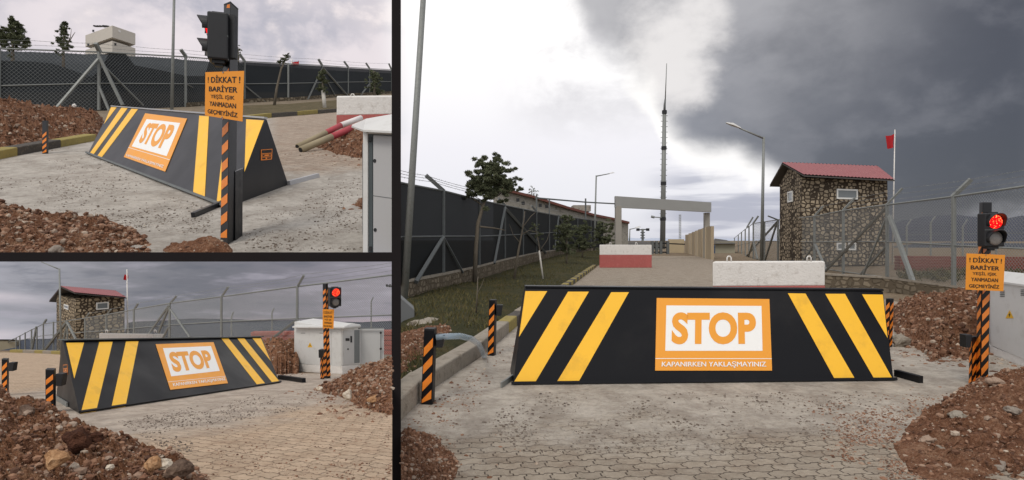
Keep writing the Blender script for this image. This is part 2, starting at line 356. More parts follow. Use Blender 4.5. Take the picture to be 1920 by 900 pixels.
def M_(k):
    d = {}
    d['black'] = mat('black_paint', (24, 25, 29) if k > 2 else (17, 18, 22), .42, 0, .05, .25, spec=(.55 if k > 2 else .2), k=k, dirt=(70, 67, 64), dirt_amt=.16)
    d['yellow'] = mat('yellow_film', (251, 192, 44), .45, 0, .05, 1.2, k=k, dirt=(176, 132, 52), dirt_amt=.3)
    d['orange'] = mat('orange_film', (236, 158, 46), .45, 0, .05, 1.2, k=k)
    d['white'] = mat('white_film', (240, 240, 237), .45, 0, .04, 1.2, k=k)
    d['sorange'] = mat('reflective_orange', (232, 132, 40), .4, 0, .12, 9, k=k, dirt=(120, 70, 30), dirt_amt=.3)
    d['sign'] = mat('orange_sign_sheet', (232, 148, 36), .5, 0, .06, 4, k=k)
    d['ink'] = mat('black_ink', (36, 28, 22), .6, 0, .1, 4, k=k)
    d['plastic'] = mat('black_plastic', (24, 25, 28), .5, 0, .15, 4, k=k)
    d['metal'] = mat('weathered_galvanised_steel', (132, 135, 132), .6, .3, .15, 5, k=k, dirt=(96, 88, 76), dirt_amt=.4)
    d['metald'] = mat('dull_grey_painted_steel', (98, 102, 102), .65, .1, .15, 5, k=k, dirt=(80, 74, 66), dirt_amt=.4)
    d['wire'] = mat('fence_wire', (112, 115, 115) if k > 2 else (140, 142, 140), .5, .4, .1, 5, k=k)
    d['cab'] = mat('cabinet_enamel', (206, 206, 203), .5, 0, .05, 2, k=k, dirt=(150, 142, 130), dirt_amt=.25)
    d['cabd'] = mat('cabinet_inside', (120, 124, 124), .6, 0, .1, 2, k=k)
    d['conc'] = mat('rough_concrete', (150, 142, 130), .95, 0, .25, 3, 1.0, 30, .2, k=k, dirt=(100, 88, 74), dirt_amt=.6)
    d['whitewash'] = mat('whitewashed_concrete', (222, 219, 214), .9, 0, .08, 2.2, .8, 18, .2, k=k, dirt=(158, 148, 136), dirt_amt=.42)
    d['redwash'] = mat('faded_red_paint', (172, 96, 92), .9, 0, .15, 3, .6, 25, .2, k=k, dirt=(190, 140, 130), dirt_amt=.35)
    d['kyellow'] = mat('worn_yellow_kerb_paint', (152, 138, 84), .95, 0, .2, 6, 1, 40, .2, k=k, dirt=(120, 108, 90), dirt_amt=.7)
    d['kdark'] = mat('worn_dark_kerb_paint', (84, 80, 76), .95, 0, .2, 6, 1, 40, .2, k=k, dirt=(128, 118, 104), dirt_amt=.6)
    d['bark'] = mat('grey_bark', (112, 104, 92), .95, 0, .25, 12, 1, 60, .2, k=k)
    d['limewash'] = mat('limewashed_trunk', (196, 192, 184), .95, 0, .15, 12, .6, 60, .2, k=k)
    d['leaf'] = island('dark_needles', [(0, (62, 76, 56)), (.5, (88, 102, 76)), (1, (120, 130, 100))], .9, k)
    d['stones'] = island('loose_stones', [(0, (78, 56, 46)), (.4, (128, 92, 72)), (.7, (160, 124, 100)), (.9, (164, 146, 130)), (1, (196, 182, 164))], .95, k)
    d['greys'] = island('loose_grey_gravel', [(0, (88, 82, 76)), (.5, (118, 110, 100)), (1, (152, 144, 134))], .95, k)
    d['dirt'] = soil('red_brown_soil', *(((84, 56, 42), (142, 100, 74), (188, 152, 122)) if k < 1 else ((74, 50, 39), (130, 91, 68), (176, 142, 116))), k)
    d['roof'] = mat('red_roof_sheet', (142, 82, 84), .55, .05, .2, 3, k=k, dirt=(176, 122, 118), dirt_amt=.45)
    d['soffit'] = mat('dark_roof_underside', (80, 76, 72), .8, 0, .15, 2, k=k)
    d['frame'] = mat('white_window_frame', (224, 224, 220), .5, 0, .05, 2, k=k)
    d['glass'] = mat('dull_window_glass', (110, 116, 118), .15, 0, .1, 2, k=k)
    d['flag'] = mat('red_flag_cloth', (176, 24, 34), .8, 0, .1, 6, k=k)
    d['redlamp'] = emit('lit_red_lamp', (245, 14, 22), 1.5, 60, (255, 190, 110), k)
    d['lensoff'] = mat('unlit_lens', (128, 124, 120), .25, 0, .3, 40, k=k)
    d['grass'] = island('grass_blades', [(0, (54, 60, 32)), (.5, (78, 82, 46)), (1, (112, 104, 66))], .95, k)
    d['tri'] = mat('warning_yellow', (226, 176, 40), .5, 0, .05, 2, k=k)
    return d
# ------------------------------------------------------------------ builders
def quadfn(a, b, c, d):           # a top-left, b top-right, c bottom-right, d bottom-left
    a, b, c, d = map(V, (a, b, c, d))
    return lambda s, t: (a * (1 - s) + b * s) * (1 - t) + (d * (1 - s) + c * s) * t

def barrier(P, M, label, bl, br, tr, tl, end=None, endside='R', lean=.3, depth=.75, lip=7, stripes=(), sign=None, rail=None, endlabel=None, backvec=None, cap=.16):
    A_, B_ = P.g(*bl), P.g(*br); s = P.s
    al = (B_ - A_); al.z = 0; al.normalize(); nb = V((-al.y, al.x, 0))
    if nb.y < 0: nb = -nb
    if end:                                    # the visible end tells which way the wedge runs back
        E_ = P.g(*end); base = B_ if endside == 'R' else A_
        back = E_ - base; bh = V((back.x, back.y, 0)).normalized(); pn = V((-bh.y, bh.x, 0))
        C_ = P.hit(*tr, B_, pn); D_ = P.hit(*tl, A_, pn)
        if endside == 'R': lean_ = (C_ - B_).dot(bh); D_ = P.hit(*tl, A_ + bh * lean_, nb) if False else D_
        nf = (B_ - A_).cross((C_ - B_) if endside == 'R' else (D_ - A_)).normalized()
    else:
        back = nb * depth * s; bh = nb
        D_ = P.hit(*tl, A_ + nb * lean * s, nb); nf = (B_ - A_).cross(D_ - A_).normalized()
    C_ = P.hit(*tr, A_, nf); D_ = P.hit(*tl, A_, nf)
    if nf.dot(CAM - A_) < 0: nf = -nf
    t = thing('road_barrier', label, 'road barrier', A_)
    on = lambda x, y, e=.004: P.hit(x, y, A_, nf) + nf * e * s
    F_, E2 = P.gr(B_ + back), P.gr(A_ + back)
    b2 = bh * cap * s
    m = MB(); C2, D2 = C_ + b2, D_ + b2
    m.add([A_, B_, C_, D_, C2, D2, F_, E2], [(0, 1, 2, 3), (3, 2, 4, 5), (5, 4, 6, 7), (0, 3, 5, 7), (1, 6, 4, 2), (0, 7, 6, 1)])
    m.build('wedge_body', M['black'], t, bevel=.006 * s)
    al3 = (B_ - A_).normalized()
    MB().beam(A_ - al3 * .02 * s + nf * .02 * s + V((0, 0, .02 * s)), B_ + al3 * .02 * s + nf * .02 * s + V((0, 0, .02 * s)), .03 * s, .03 * s, ref=nf).build('base_rail', M['metald'] if s > 2 else M['black'], t)
    tr3 = (C_ - D_).normalized()
    MB().beam(D_ + nf * .006 * s + bh * cap * .5 * s + V((0, 0, .012 * s)), C_ + nf * .006 * s + bh * cap * .5 * s + V((0, 0, .012 * s)), (cap + .01) * s, .02 * s, ref=V((0, 0, 1))).build('top_plate', M['lid'], t)
    for st in stripes:
        pts = [on(*p) for p in st]; MB().prism([p - nf * .002 * s for p in pts], nf * .002 * s).build('stripe', M['yellow'], t)
    if sign:
        o, wq, stop, foot = sign['outer'], sign['white'], sign['stop'], sign['foot']
        pl = MB().prism([on(*p, .005) for p in o], nf * .004 * s).build('sign_plate', M['orange'], t)
        MB().prism([on(*p, .0095) for p in wq], nf * .001 * s).build('white_panel', M['white'], pl)
        hf = homog(stop); mb = MB(); put_text(mb, 'STOP', lambda a, b: on(*hf(a, b), .0125), .045); mb.build('lettering', M['orange'], pl)
        hf2 = homog(foot); mb = MB(); put_text(mb, 'KAPANIRKEN YAKLAŞMAYINIZ', lambda a, b: on(*hf2(a, b), .0115), 0, .0015); mb.build('small_lettering', M['white'], pl)
        h0 = homog(o)
        mb = MB(); tt = sign.get('line', .83); mb.add([on(*h0(0.0, tt), .0102), on(*h0(1, tt), .0102), on(*h0(1, tt + .008), .0102), on(*h0(0, tt + .008), .0102)], [(0, 1, 2, 3)]); mb.build('dividing_line', M['white'], pl)
    if endlabel:
        base = B_ if endside == 'R' else A_
        ne = (back).cross((C_ - B_) if endside == 'R' else (D_ - A_)).normalized()
        if ne.dot(CAM - base) < 0: ne = -ne
        one = lambda x, y, e=.004: P.hit(x, y, base, ne) + ne * e * s
        q = endlabel; pl = MB().prism([one(*p) for p in q], ne * .002 * s).build('end_label', M['sorange'], t)
        he = homog(q); mb = MB()
        for (x0, y0, x1, y1) in ((.06, .06, .94, .34), (.06, .42, .94, .46), (.12, .50, .30, .60), (.70, .50, .88, .60), (.06, .66, .94, .70), (.1, .76, .4, .9), (.55, .76, .9, .9)):
            mb.add([one(*he(x0, y0), .0075), one(*he(x1, y0), .0075), one(*he(x1, y1), .0075), one(*he(x0, y1), .0075)], [(0, 1, 2, 3)])
        mb.build('label_print', M['ink'], pl)
    if rail:
        for nm, pq, w_, mt in rail:
            p0, p1 = P.g(*pq[0]), P.g(*pq[1]); MB().beam(p0 + V((0, 0, w_ / 2 * s)), p1 + V((0, 0, w_ / 2 * s)), .06 * s, w_ * s, ref=V((0, 0, 1)).cross(p1 - p0)).build(nm, M[mt], t)
    print('barrier', P.s, [tuple(round(c, 2) for c in (p - CAM) / s) for p in (A_, B_, C_, D_, F_)])
    return t

def post(P, M, name, label, cat, base, xs, top, n, d=(.12, .12), w0=.12, faces='LR', group=None, slant=.5, start=.04, bracket=None, cover=None, extra=None):
    """square black post; base=(x,y) of its near corner, xs=(left,corner,right) at the base, top=(xl,xc,xr,y)"""
    s = P.s; c = P.g(*base); Yc = P.Y(c)
    def foot(x, dd): return P.gx(x, Yc + dd)
    L_, Rr = foot(xs[0], d[0]), foot(xs[2], d[1]); B_ = L_ + (Rr - c)
    zt = P.top(c, top[3]).z
    def cap(p, x): q = P.at(x, 450, P.Y(p)); return V((q.x, q.y, zt))
    Lt, Ct, Rt = cap(L_, top[0]), cap(c, top[1]), cap(Rr, top[2]); Bt = Lt + (Rt - Ct)
    t = thing(name, label, cat, c, group)
    MB().hexa([L_, c, Rr, B_, Lt, Ct, Rt, Bt]).build('post_body', M['black'], t, bevel=.004 * s)
    MB().hexa([p + V((0, 0, .001 * s)) for p in (Lt, Ct, Rt, Bt)] + [p + V((0, 0, .012 * s)) for p in (Lt, Ct, Rt, Bt)]).build('post_cap', M['plastic'], t)
    for fc in faces:
        a, b, ct_, cb = (Lt, Ct, c, L_) if fc == 'L' else (Ct, Rt, Rr, c)
        fn = quadfn(a, b, ct_, cb); nn = (b - a).cross(cb - a).normalized()
        if nn.dot(CAM - a) < 0: nn = -nn
        mb = MB(); pitch = (1 - start) / n; wd = pitch * .52
        asp = 1
        for i in range(n):
            t0 = start + pitch * i + .1 * pitch; sl = pitch * slant
            if fc == 'R': l, r = .08, .92
            else: l, r = .08, .92
            qs = [(l, t0 + sl), (r, t0), (r, t0 + wd), (l, t0 + wd + sl)]
            if i == n - 1: qs = [(l, min(.97, t0 + sl)), (r, t0), (r, min(.97, t0 + wd)), (l, min(.975, t0 + wd + sl))]
            mb.prism([fn(*q) + nn * .002 * s for q in qs], nn * .001 * s)
        mb.build('stripes', M['sorange'], t)
    if bracket:                    # small detector box carried on one side: pixel rect + depth offset
        for (x0, y0, x1, y1, dd) in bracket:
            p = [P.at(x0, y0, Yc + dd), P.at(x1, y0, Yc + dd), P.at(x1 - (x1 - x0) * .25, y1, Yc + dd), P.at(x0 + (x1 - x0) * .05, y1, Yc + dd)]
            MB().prism(p, V((0, .10 * s, 0))).build('sensor_box', M['plastic'], t, bevel=.004 * s)
    if extra: extra(t, c, Ct, Yc)
    return t, c, Yc

def sign_plate(P, M, parent, q, Y, yaw=0):
    """q: pixel quad TL TR BR BL"""
    s = P.s; c = P.at(sum(p[0] for p in q) / 4, sum(p[1] for p in q) / 4, Y); n = V((sin(yaw), -cos(yaw), 0))
    on = lambda x, y, e=0: P.hit(x, y, c, n) + n * e * s
    pl = MB().prism([on(*p) for p in q], n * .003 * s).build('warning_sign', M['sign'], parent)
    hq = homog(q); mb = MB()
    rows = [('! DİKKAT !', .08, .92, .07, .235, .007), ('BARİYER', .12, .86, .285, .43, .009), ('YEŞİL IŞIK', .17, .80, .475, .60, .005), ('YANMADAN', .14, .84, .655, .755, .006), ('GEÇMEYİNİZ', .09, .88, .81, .955, .006)]
    for s_, x0, x1, y0, y1, bd in rows: put_text(mb, s_, lambda a, b: on(*hq(x0 + (x1 - x0) * a, y0 + (y1 - y0) * b), .0045), 0, bd)
    mb.build('lettering', M['ink'], pl)
    mb = MB()
    for (a, b) in ((.5, .02), (.5, .98)): mb.cyl(on(*hq(a, b), .005), n, .006 * s, .006 * s, 8)
    mb.build('bolt', M['metal'], pl)
    return pl

def signal_head(P, M, parent, c, w_, h_, d_, yaw):
    """two-lamp signal: c centre of its front face, yaw = heading of the face (0 looks to -Y)"""
    s = P.s; w_ *= s; h_ *= s; d_ *= s; f = V((sin(yaw), -cos(yaw), 0)); r = V((cos(yaw), sin(yaw), 0)); u = V((0, 0, 1)); bk = -f * d_
    box = lambda cx, cz, ww, hh, e0, e1: [c + r * (cx + a * ww / 2) + u * (cz - hh / 2) + f * e for e, a in ((e0, -1), (e0, 1), (e1, 1), (e1, -1))] + [c + r * (cx + a * ww / 2) + u * (cz + hh / 2) + f * e for e, a in ((e0, -1), (e0, 1), (e1, 1), (e1, -1))]
    hd = MB().hexa(box(0, 0, w_, h_, 0, -d_)).build('signal_housing', M['plastic'], parent, bevel=.012 * s)
    m = MB()
    m.hexa(box(0, h_ * .51, w_ * .5, h_ * .05, -d_ * .2, -d_ * .8)); m.build('mounting_bracket', M['plastic'], hd); m = MB(); m.hexa(box(0, -h_ * .53, w_ * .55, h_ * .07, -d_ * .2, -d_ * .8)); m.hexa(box(0, -h_ * .585, w_ * .25, h_ * .06, -d_ * .3, -d_ * .7))
    m.build('mounting_bracket', M['plastic'], hd)
    MB().hexa(box(0, 0, w_ * .98, h_ * .02, .003 * s, -d_ * 1.002)).build('housing_seam', M['metald'], hd)
    for i, (cz, mt) in enumerate(((h_ * .245, 'redlamp'), (-h_ * .245, 'lensoff'))):
        R0 = min(w_ * .40, h_ * .21)
        # lens: a shallow dome
        mb = MB(); k = 0; rings = 5; N = 20; vs = []; fs = []
        for j in range(rings + 1):
            a = j / rings * pi / 2; rr = R0 * cos(a); hh = R0 * .28 * sin(a)
            for q in range(N): vs.append(c + r * (rr * cos(2 * pi * q / N)) + u * (cz + rr * sin(2 * pi * q / N)) + f * (hh + .004 * s))
        for j in range(rings):
            for q in range(N): fs.append((j * N + q, j * N + (q + 1) % N, (j + 1) * N + (q + 1) % N, (j + 1) * N + q))
        mb.add(vs, fs); mb.build('lamp_lens', M[mt], hd, smooth=True)
        # visor: cut-away hood
        vs = []; fs = []; N = 22; L_ = R0 * 1.25
        for q in range(N + 1):
            a = -.55 + (pi + 1.1) * q / N; e = L_ * (.45 + .55 * max(0, sin(a)))
            for (rad, ee) in ((R0 * 1.06, 0), (R0 * 1.10, e), (R0 * 1.17, e), (R0 * 1.17, 0)):
                vs.append(c + r * (rad * cos(a)) + u * (cz + rad * sin(a)) + f * ee)
        for q in range(N):
            for j in range(4): fs.append((q * 4 + j, (q + 1) * 4 + j, (q + 1) * 4 + (j + 1) % 4, q * 4 + (j + 1) % 4))
        fs += [(0, 1, 2, 3), (N * 4 + 3, N * 4 + 2, N * 4 + 1, N * 4)]
        MB().add(vs, fs).build('visor', M['plastic'], hd, smooth=False)
    return hd

def interp(xs, ys, x):
    if x <= xs[0]: return ys[0] + (ys[1] - ys[0]) * (x - xs[0]) / (xs[1] - xs[0])
    for i in range(len(xs) - 1):
        if x <= xs[i + 1] or i == len(xs) - 2: return ys[i] + (ys[i + 1] - ys[i]) * (x - xs[i]) / (xs[i + 1] - xs[i])

def fence(P, M, label, nodes, braces=(), arms=(), net=None, nettop=None, link=None, wires=(), sag=.02, postw=.07, group=None, posts=None, netm='net', linkr=.005, railm='metal', bottom=True, botrail=False):
    """nodes: (x, ytop, ymid, ybottom, distance)"""
    s = P.s; xs = [n[0] for n in nodes]; T = [P.at(n[0], n[1], n[4]) for n in nodes]; Mi = [P.at(n[0], n[2], n[4]) for n in nodes]; Bt = [P.at(n[0], n[3], n[4]) for n in nodes]
    Yof = lambda x: 1 / interp(xs, [1 / n[4] for n in nodes], x)
    t = thing('security_fence', label, 'fence', Bt[len(Bt) // 2], group)
    MB().tube(T, .032 * s, 8).build('top_rail', M[railm], t, True)
    MB().tube([p + V((0, -.03 * s, 0)) for p in Mi], .026 * s, 8).build('middle_rail', M[railm], t, True)
    if botrail: MB().tube([p + V((0, 0, .04 * s)) for p in Bt], .026 * s, 8).build('bottom_rail', M[railm], t, True)
    for x, yt, yb in (posts or [(n[0], n[1], n[3]) for n in nodes]):
        Yx = Yof(x); MB().beam(P.at(x, yb + 1, Yx) + V((0, -.05 * s, 0)), P.at(x, yt - 1, Yx) + V((0, -.05 * s, 0)), postw * s).build('post', M[railm], t, bevel=.006 * s)
    for (x0, y0, x1, y1, *o) in braces:
        Y0 = Yof(x0); off = o[0] if o else .9; ww = o[1] if len(o) > 1 else .07
        a = P.at(x0, y0, Y0) + V((0, -.1 * s, 0)); Y1 = Yof(x1) if not o else Y0
        b = P.at(x1, y1, max(2, (Yof(x1) - off * .5)))
        MB().beam(a, b, ww * s).build('brace', M[railm], t, bevel=.005 * s)
    for (x0, y0, x1, y1, *o) in arms:
        Y0 = Yof(x0); MB().beam(P.at(x0, y0, Y0), P.at(x1, y1, Y0 - .3), (o[0] if o else .06) * s).build('barbed_wire_arm', M[railm], t)
    if wires:
        mb = MB()
        for wl in wires:
            pts = []
            for (x0, y0), (x1, y1) in zip(wl, wl[1:]):
                for q in range(6):
                    f_ = q / 6; x = x0 + (x1 - x0) * f_; pts.append(P.at(x, y0 + (y1 - y0) * f_ + 4 * f_ * (1 - f_) * 1.2, Yof(x)))
            pts.append(P.at(*wl[-1], Yof(wl[-1][0])))
            mb.tube(pts, .006 * s, 4)
            for i in range(len(pts) - 1):       # barbs
                L_ = (pts[i + 1] - pts[i]).length; k = min(14, int(L_ / (.16 * s)))
                for q in range(k):
                    p = pts[i].lerp(pts[i + 1], (q + .5) / k); dv = V((random.uniform(-1, 1), random.uniform(-1, 1), random.uniform(-1, 1))).normalized() * .03 * s
                    mb.tube([p - dv, p + dv], .004 * s, 3)
        mb.build('barbed_wire', M['wire'], t)
    if net:
        mb = MB(); tops = nettop or [(n[0], n[1] + 1) for n in nodes]; cols = 0; vs = []; 
        X = []
        for i in range(len(xs) - 1):
            for q in range(10): X.append(xs[i] + (xs[i + 1] - xs[i]) * q / 10)
        X.append(xs[-1]); rows = 8
        for x in X:
            yt = interp([p[0] for p in tops], [p[1] for p in tops], x); yb = interp(xs, [n[3] for n in nodes], x) + 1
            for r_ in range(rows + 1):
                Yx = Yof(x); p = P.at(x, yt + (yb - yt) * r_ / rows, Yx); p.y += (.04 + .035 * NZ.noise(p * (.7 / s))) * s; vs.append(p)
        fs = [(i * (rows + 1) + r_, i * (rows + 1) + r_ + 1, (i + 1) * (rows + 1) + r_ + 1, (i + 1) * (rows + 1) + r_) for i in range(len(X) - 1) for r_ in range(rows)]
        mb.add(vs, fs).build('shade_net', net, t, True)
    if link:
        mb = MB()
        for (i0, cell) in link:
            a, b, c, d = T[i0], T[i0 + 1], Bt[i0 + 1], Bt[i0]; fn = quadfn(a, b, c, d); W_ = ((b - a).length + (c - d).length) / 2; H_ = ((d - a).length + (c - b).length) / 2
            c_ = cell * s; k = int((W_ + H_) / c_) + 1; up = V((0, -.01 * s, 0))
            for j in range(k):
                for sg in (0, 1):
                    u0 = j * c_; pts = []
                    # line u + v = u0
                    ua, va = (u0, 0) if u0 <= W_ else (W_, u0 - W_)
                    ub, vb = (0, u0) if u0 <= H_ else (u0 - H_, H_)
                    if va > H_: continue
                    if sg: ua, ub = W_ - ua, W_ - ub
                    p, q = fn(ua / W_, va / H_), fn(ub / W_, vb / H_)
                    if (p - q).length > .01 * s: mb.tube([p + up, q + up], linkr * s, 3, cap=False)
        mb.build('chain_link_mesh', M['wire'], t)
    return t

def rock_geo(mb, c, r, rnd, sub=1, flat=.7):
    bm = bmesh.new(); bmesh.ops.create_icosphere(bm, subdivisions=sub, radius=1)
    sd_ = V((rnd.uniform(-50, 50), rnd.uniform(-50, 50), rnd.uniform(-50, 50))); sx, sy, sz = rnd.uniform(.7, 1.3), rnd.uniform(.7, 1.3), rnd.uniform(.5, 1) * flat / .7
    an = rnd.uniform(0, pi); ca, sa = cos(an), sin(an); k = len(mb.v)
    for v in bm.verts:
        p = v.co; d = 1 + .45 * NZ.noise(p * 1.3 + sd_) + (.18 * NZ.noise(p * 3.1 + sd_) if sub > 1 else 0) + (.08 * NZ.noise(p * 7 + sd_) if sub > 2 else 0)
        p = V((p.x * sx, p.y * sy, p.z * sz)) * d * r
        mb.v.append(V((p.x * ca - p.y * sa, p.x * sa + p.y * ca, p.z)) + c)
    mb.f += [[v.index + k for v in f.verts] for f in bm.faces]; bm.free()
_rk = []
def fast_rock(mb, c, r, rnd):     # 12-vertex pebble
    if not _rk:
        for q in range(24):
            m = MB(); rock_geo(m, V((0, 0, 0)), 1, rnd, 1); _rk.append((m.v, m.f))
    vs, fs = rnd.choice(_rk); an = rnd.uniform(0, 6.28); ca, sa = cos(an) * r, sin(an) * r; k = len(mb.v)
    mb.v += [V((p.x * ca - p.y * sa + c.x, p.x * sa + p.y * ca + c.y, p.z * r + c.z)) for p in vs]; mb.f += [[i + k for i in f] for f in fs]

def rocks(P, m, name, label, pts, cat='rock', group=None):
    """single named stones: (label, x, y, radius_px, distance, material)"""
    for (lb, x, y, rp, Y, mt) in pts:
        c = P.at(x, y, Y); mb = MB(); rnd = random.Random(int(x * 13 + y)); rock_geo(mb, c, rp / F * Y * P.s, rnd, 3)
        o = mb.build('rock', mt, None, False, loc=c); tag(o, lb, 'rock')

def pile(P, M, label, base, crest, dcrest, nu=130, nv=60, amp=.05, bulge=.1, stones=1500, srange=(.006, .03), seed=1, backd=1.2, name='soil_heap', m='dirt', sm='stones', spill=.32):
    """a heap: base = pixels of its near foot on the ground, crest = pixels of its skyline (distance = foot distance + dcrest(u))"""
    s = P.s; rnd = random.Random(seed)
    def along(pl, u):
        L_ = [0]
        for a, b in zip(pl, pl[1:]): L_.append(L_[-1] + math.hypot(b[0] - a[0], b[1] - a[1]))
        d = u * L_[-1]
        for i in range(len(pl) - 1):
            if d <= L_[i + 1] or i == len(pl) - 2:
                f_ = (d - L_[i]) / max(1e-6, L_[i + 1] - L_[i]); return tuple(pl[i][j] + (pl[i + 1][j] - pl[i][j]) * f_ for j in (0, 1))
    rows = []
    for i in range(nu + 1):
        u = i / nu; b = P.g(*along(base, u)); wn = (.035 * NZ.noise(V((u * 9, seed, 0))) + .018 * NZ.noise(V((u * 31, seed, 5))) + .008 * NZ.noise(V((u * 80, seed, 9)))) if spill else 0; cx, cy = along(crest, u); dc = dcrest(u) if callable(dcrest) else dcrest
        Yb = P.Y(b); c = P.at(cx, cy, Yb + dc); b = P.gr(CAM + (b - CAM) * (1 + wn)); hgt = max(.0, c.z - P.gr(c).z); kq = P.gr(CAM + (c - CAM) * (1 + backd * min(1, .08 + hgt / (.3 * s)) / P.Y(c)))
        row = []
        for j in range(nv + 1):
            v = j / nv * 1.5
            if v <= 1: p = b.lerp(c, v); p.z += sin(pi * v) * bulge * hgt
            else:
                f_ = (v - 1) / .5; p = c.lerp(kq, f_); p.z += sin(pi * f_) * .12 * hgt
            fade = min(1, v * 5, (1.5 - v) * 4) * min(1, u * 8 + .25, (1 - u) * 8 + .25)
            q = p / s
            d = NZ.fractal(q * 3.2 + V((seed, 0, 0)), .9, 2.1, 5) * amp * 1.0 + NZ.fractal(q * 11, .9, 2.0, 3) * amp * .75 + abs(NZ.noise(q * 26)) * amp * .55
            p = p + V((0, -.35, 1)) * d * s * max(.15, fade)
            if v < .04 or v > 1.46: p.z -= .03 * s
            row.append(p)
        rows.append(row)
    mb = MB(); n1_ = nv + 1
    mb.add([p for r_ in rows for p in r_], [(i * n1_ + j, (i + 1) * n1_ + j, (i + 1) * n1_ + j + 1, i * n1_ + j + 1) for i in range(nu) for j in range(nv)])
    o = mb.build(name, M[m], None, True, loc=P.g(*along(base, .5))); tag(o, label, 'soil heap')
    sb = MB(); vmax = int(nv * .75)
    for _ in range(stones):
        i = rnd.randrange(nu); j = int(rnd.random() * vmax) if rnd.random() < .85 else 0
        p = rows[i][j].lerp(rows[i + 1][j + 1], rnd.random())
        if j == 0: p = P.gr(p + V((rnd.gauss(0, spill), rnd.gauss(-spill / 2, spill), 0)) * s)
        pxl = 960 + F * (p.x - CAM.x) / (p.y - CAM.y)
        if (P is RT and pxl < 753) or (P is not RT and pxl > 735): continue
        r_ = (srange[0] + (srange[1] - srange[0]) * rnd.random() ** 5) * s; fast_rock(sb, p, r_, rnd)
    g_ = sb.build('loose_stones', M[sm], None, False); tag(g_, kind='stuff'); g_['label'] = 'loose stones lying over the ' + label
    return rows

def scatter(P, M, label, poly, n, rr, seed, m='greys', name='gravel', dz=0):
    rnd = random.Random(seed); mb = MB(); x0 = min(p[0] for p in poly); x1 = max(p[0] for p in poly); y0 = min(p[1] for p in poly); y1 = max(p[1] for p in poly); c = 0; tries = 0
    while c < n and tries < n * 30:
        tries += 1; x, y = rnd.uniform(x0, x1), rnd.uniform(y0, y1); ins = False
        for (ax, ay), (bx, by) in zip(poly, poly[1:] + poly[:1]):
            if (ay > y) != (by > y) and x < (bx - ax) * (y - ay) / (by - ay) + ax: ins = not ins
        if not ins: continue
        if NZ.noise(V((x * .012, y * .03, seed))) + rnd.uniform(-.35, .35) < 0: continue
        p = P.g(x, y, dz); fast_rock(mb, p, (rr[0] + (rr[1] - rr[0]) * rnd.random() ** 4) * P.s, rnd); c += 1
    o = mb.build(name, M[m], None); tag(o, kind='stuff'); o['label'] = label

def leaves(mb, c, rad, n, sz, rnd, squash=(1, 1, 1)):
    for _ in range(n):
        d = V((rnd.gauss(0, 1), rnd.gauss(0, 1), rnd.gauss(0, 1))).normalized() * rad * rnd.random() ** .45
        p = c + V((d.x * squash[0], d.y * squash[1], d.z * squash[2]))
        a = V((rnd.uniform(-1, 1), rnd.uniform(-1, 1), rnd.uniform(-1, 1))).normalized(); b = a.cross(V((rnd.uniform(-1, 1), rnd.uniform(-1, 1), rnd.uniform(-1, 1)))).normalized()
        z = sz * rnd.uniform(.6, 1.5); k = len(mb.v); mb.v += [p - a * z, p + b * z * .22, p + a * z, p - b * z * .22]; mb.f.append([k, k + 1, k + 2, k + 3])

def tree(P, M, name, label, cat, Y, trunk, blobs, n=500, sz=.09, r=.06, trunkmat='bark', limbs=(), group=None, seed=3, paint=None):
    """trunk: pixels from foot up; blobs: (x, y, radius_px)"""
    s = P.s; rnd = random.Random(seed); pts = [P.at(x, y, Y) for x, y in trunk]; pts[0] = pts[0] - V((0, 0, .1 * s))
    t = thing(name, label, cat, pts[0], group)
    mb = MB(); mb.tube(pts, r * s, 8, r2=r * .35 * s)
    for l in limbs: mb.tube([P.at(x, y, Y + (.2 if i else 0)) for i, (x, y) in enumerate(l)], r * .4 * s, 6, r2=r * .12 * s)
    tm = mb
    lb = MB()
    for (x, y, rp) in blobs:
        rad = rp / F * Y * s; c = P.at(x, y, Y + rnd.uniform(-.5, .5) * rp / F * Y)
        a = min(pts, key=lambda p: abs(p.z - (c.z - rad * .6))); tm.tube([a, a.lerp(c, .6) - V((0, 0, rad * .15)), c], r * .22 * s, 5, r2=r * .06 * s)
        for q in range(20):
            cc = c + V((rnd.gauss(0, .68), rnd.gauss(0, .6), rnd.gauss(0, .58))) * rad
            leaves(lb, cc, rad * rnd.uniform(.18, .34), n * 3 // 20, sz * .58 * s, rnd, (1.25, 1.25, .75))
    tm.build('trunk', M[trunkmat], t, True)
    if blobs: lb.build('crown', M['leaf'], t)
    if paint:
        MB().tube([P.at(x, y, Y) + V((0, -.004 * s, 0)) for x, y in paint], r * 1.06 * s, 8).build('painted_trunk', M['limewash'], t, True)
    return t

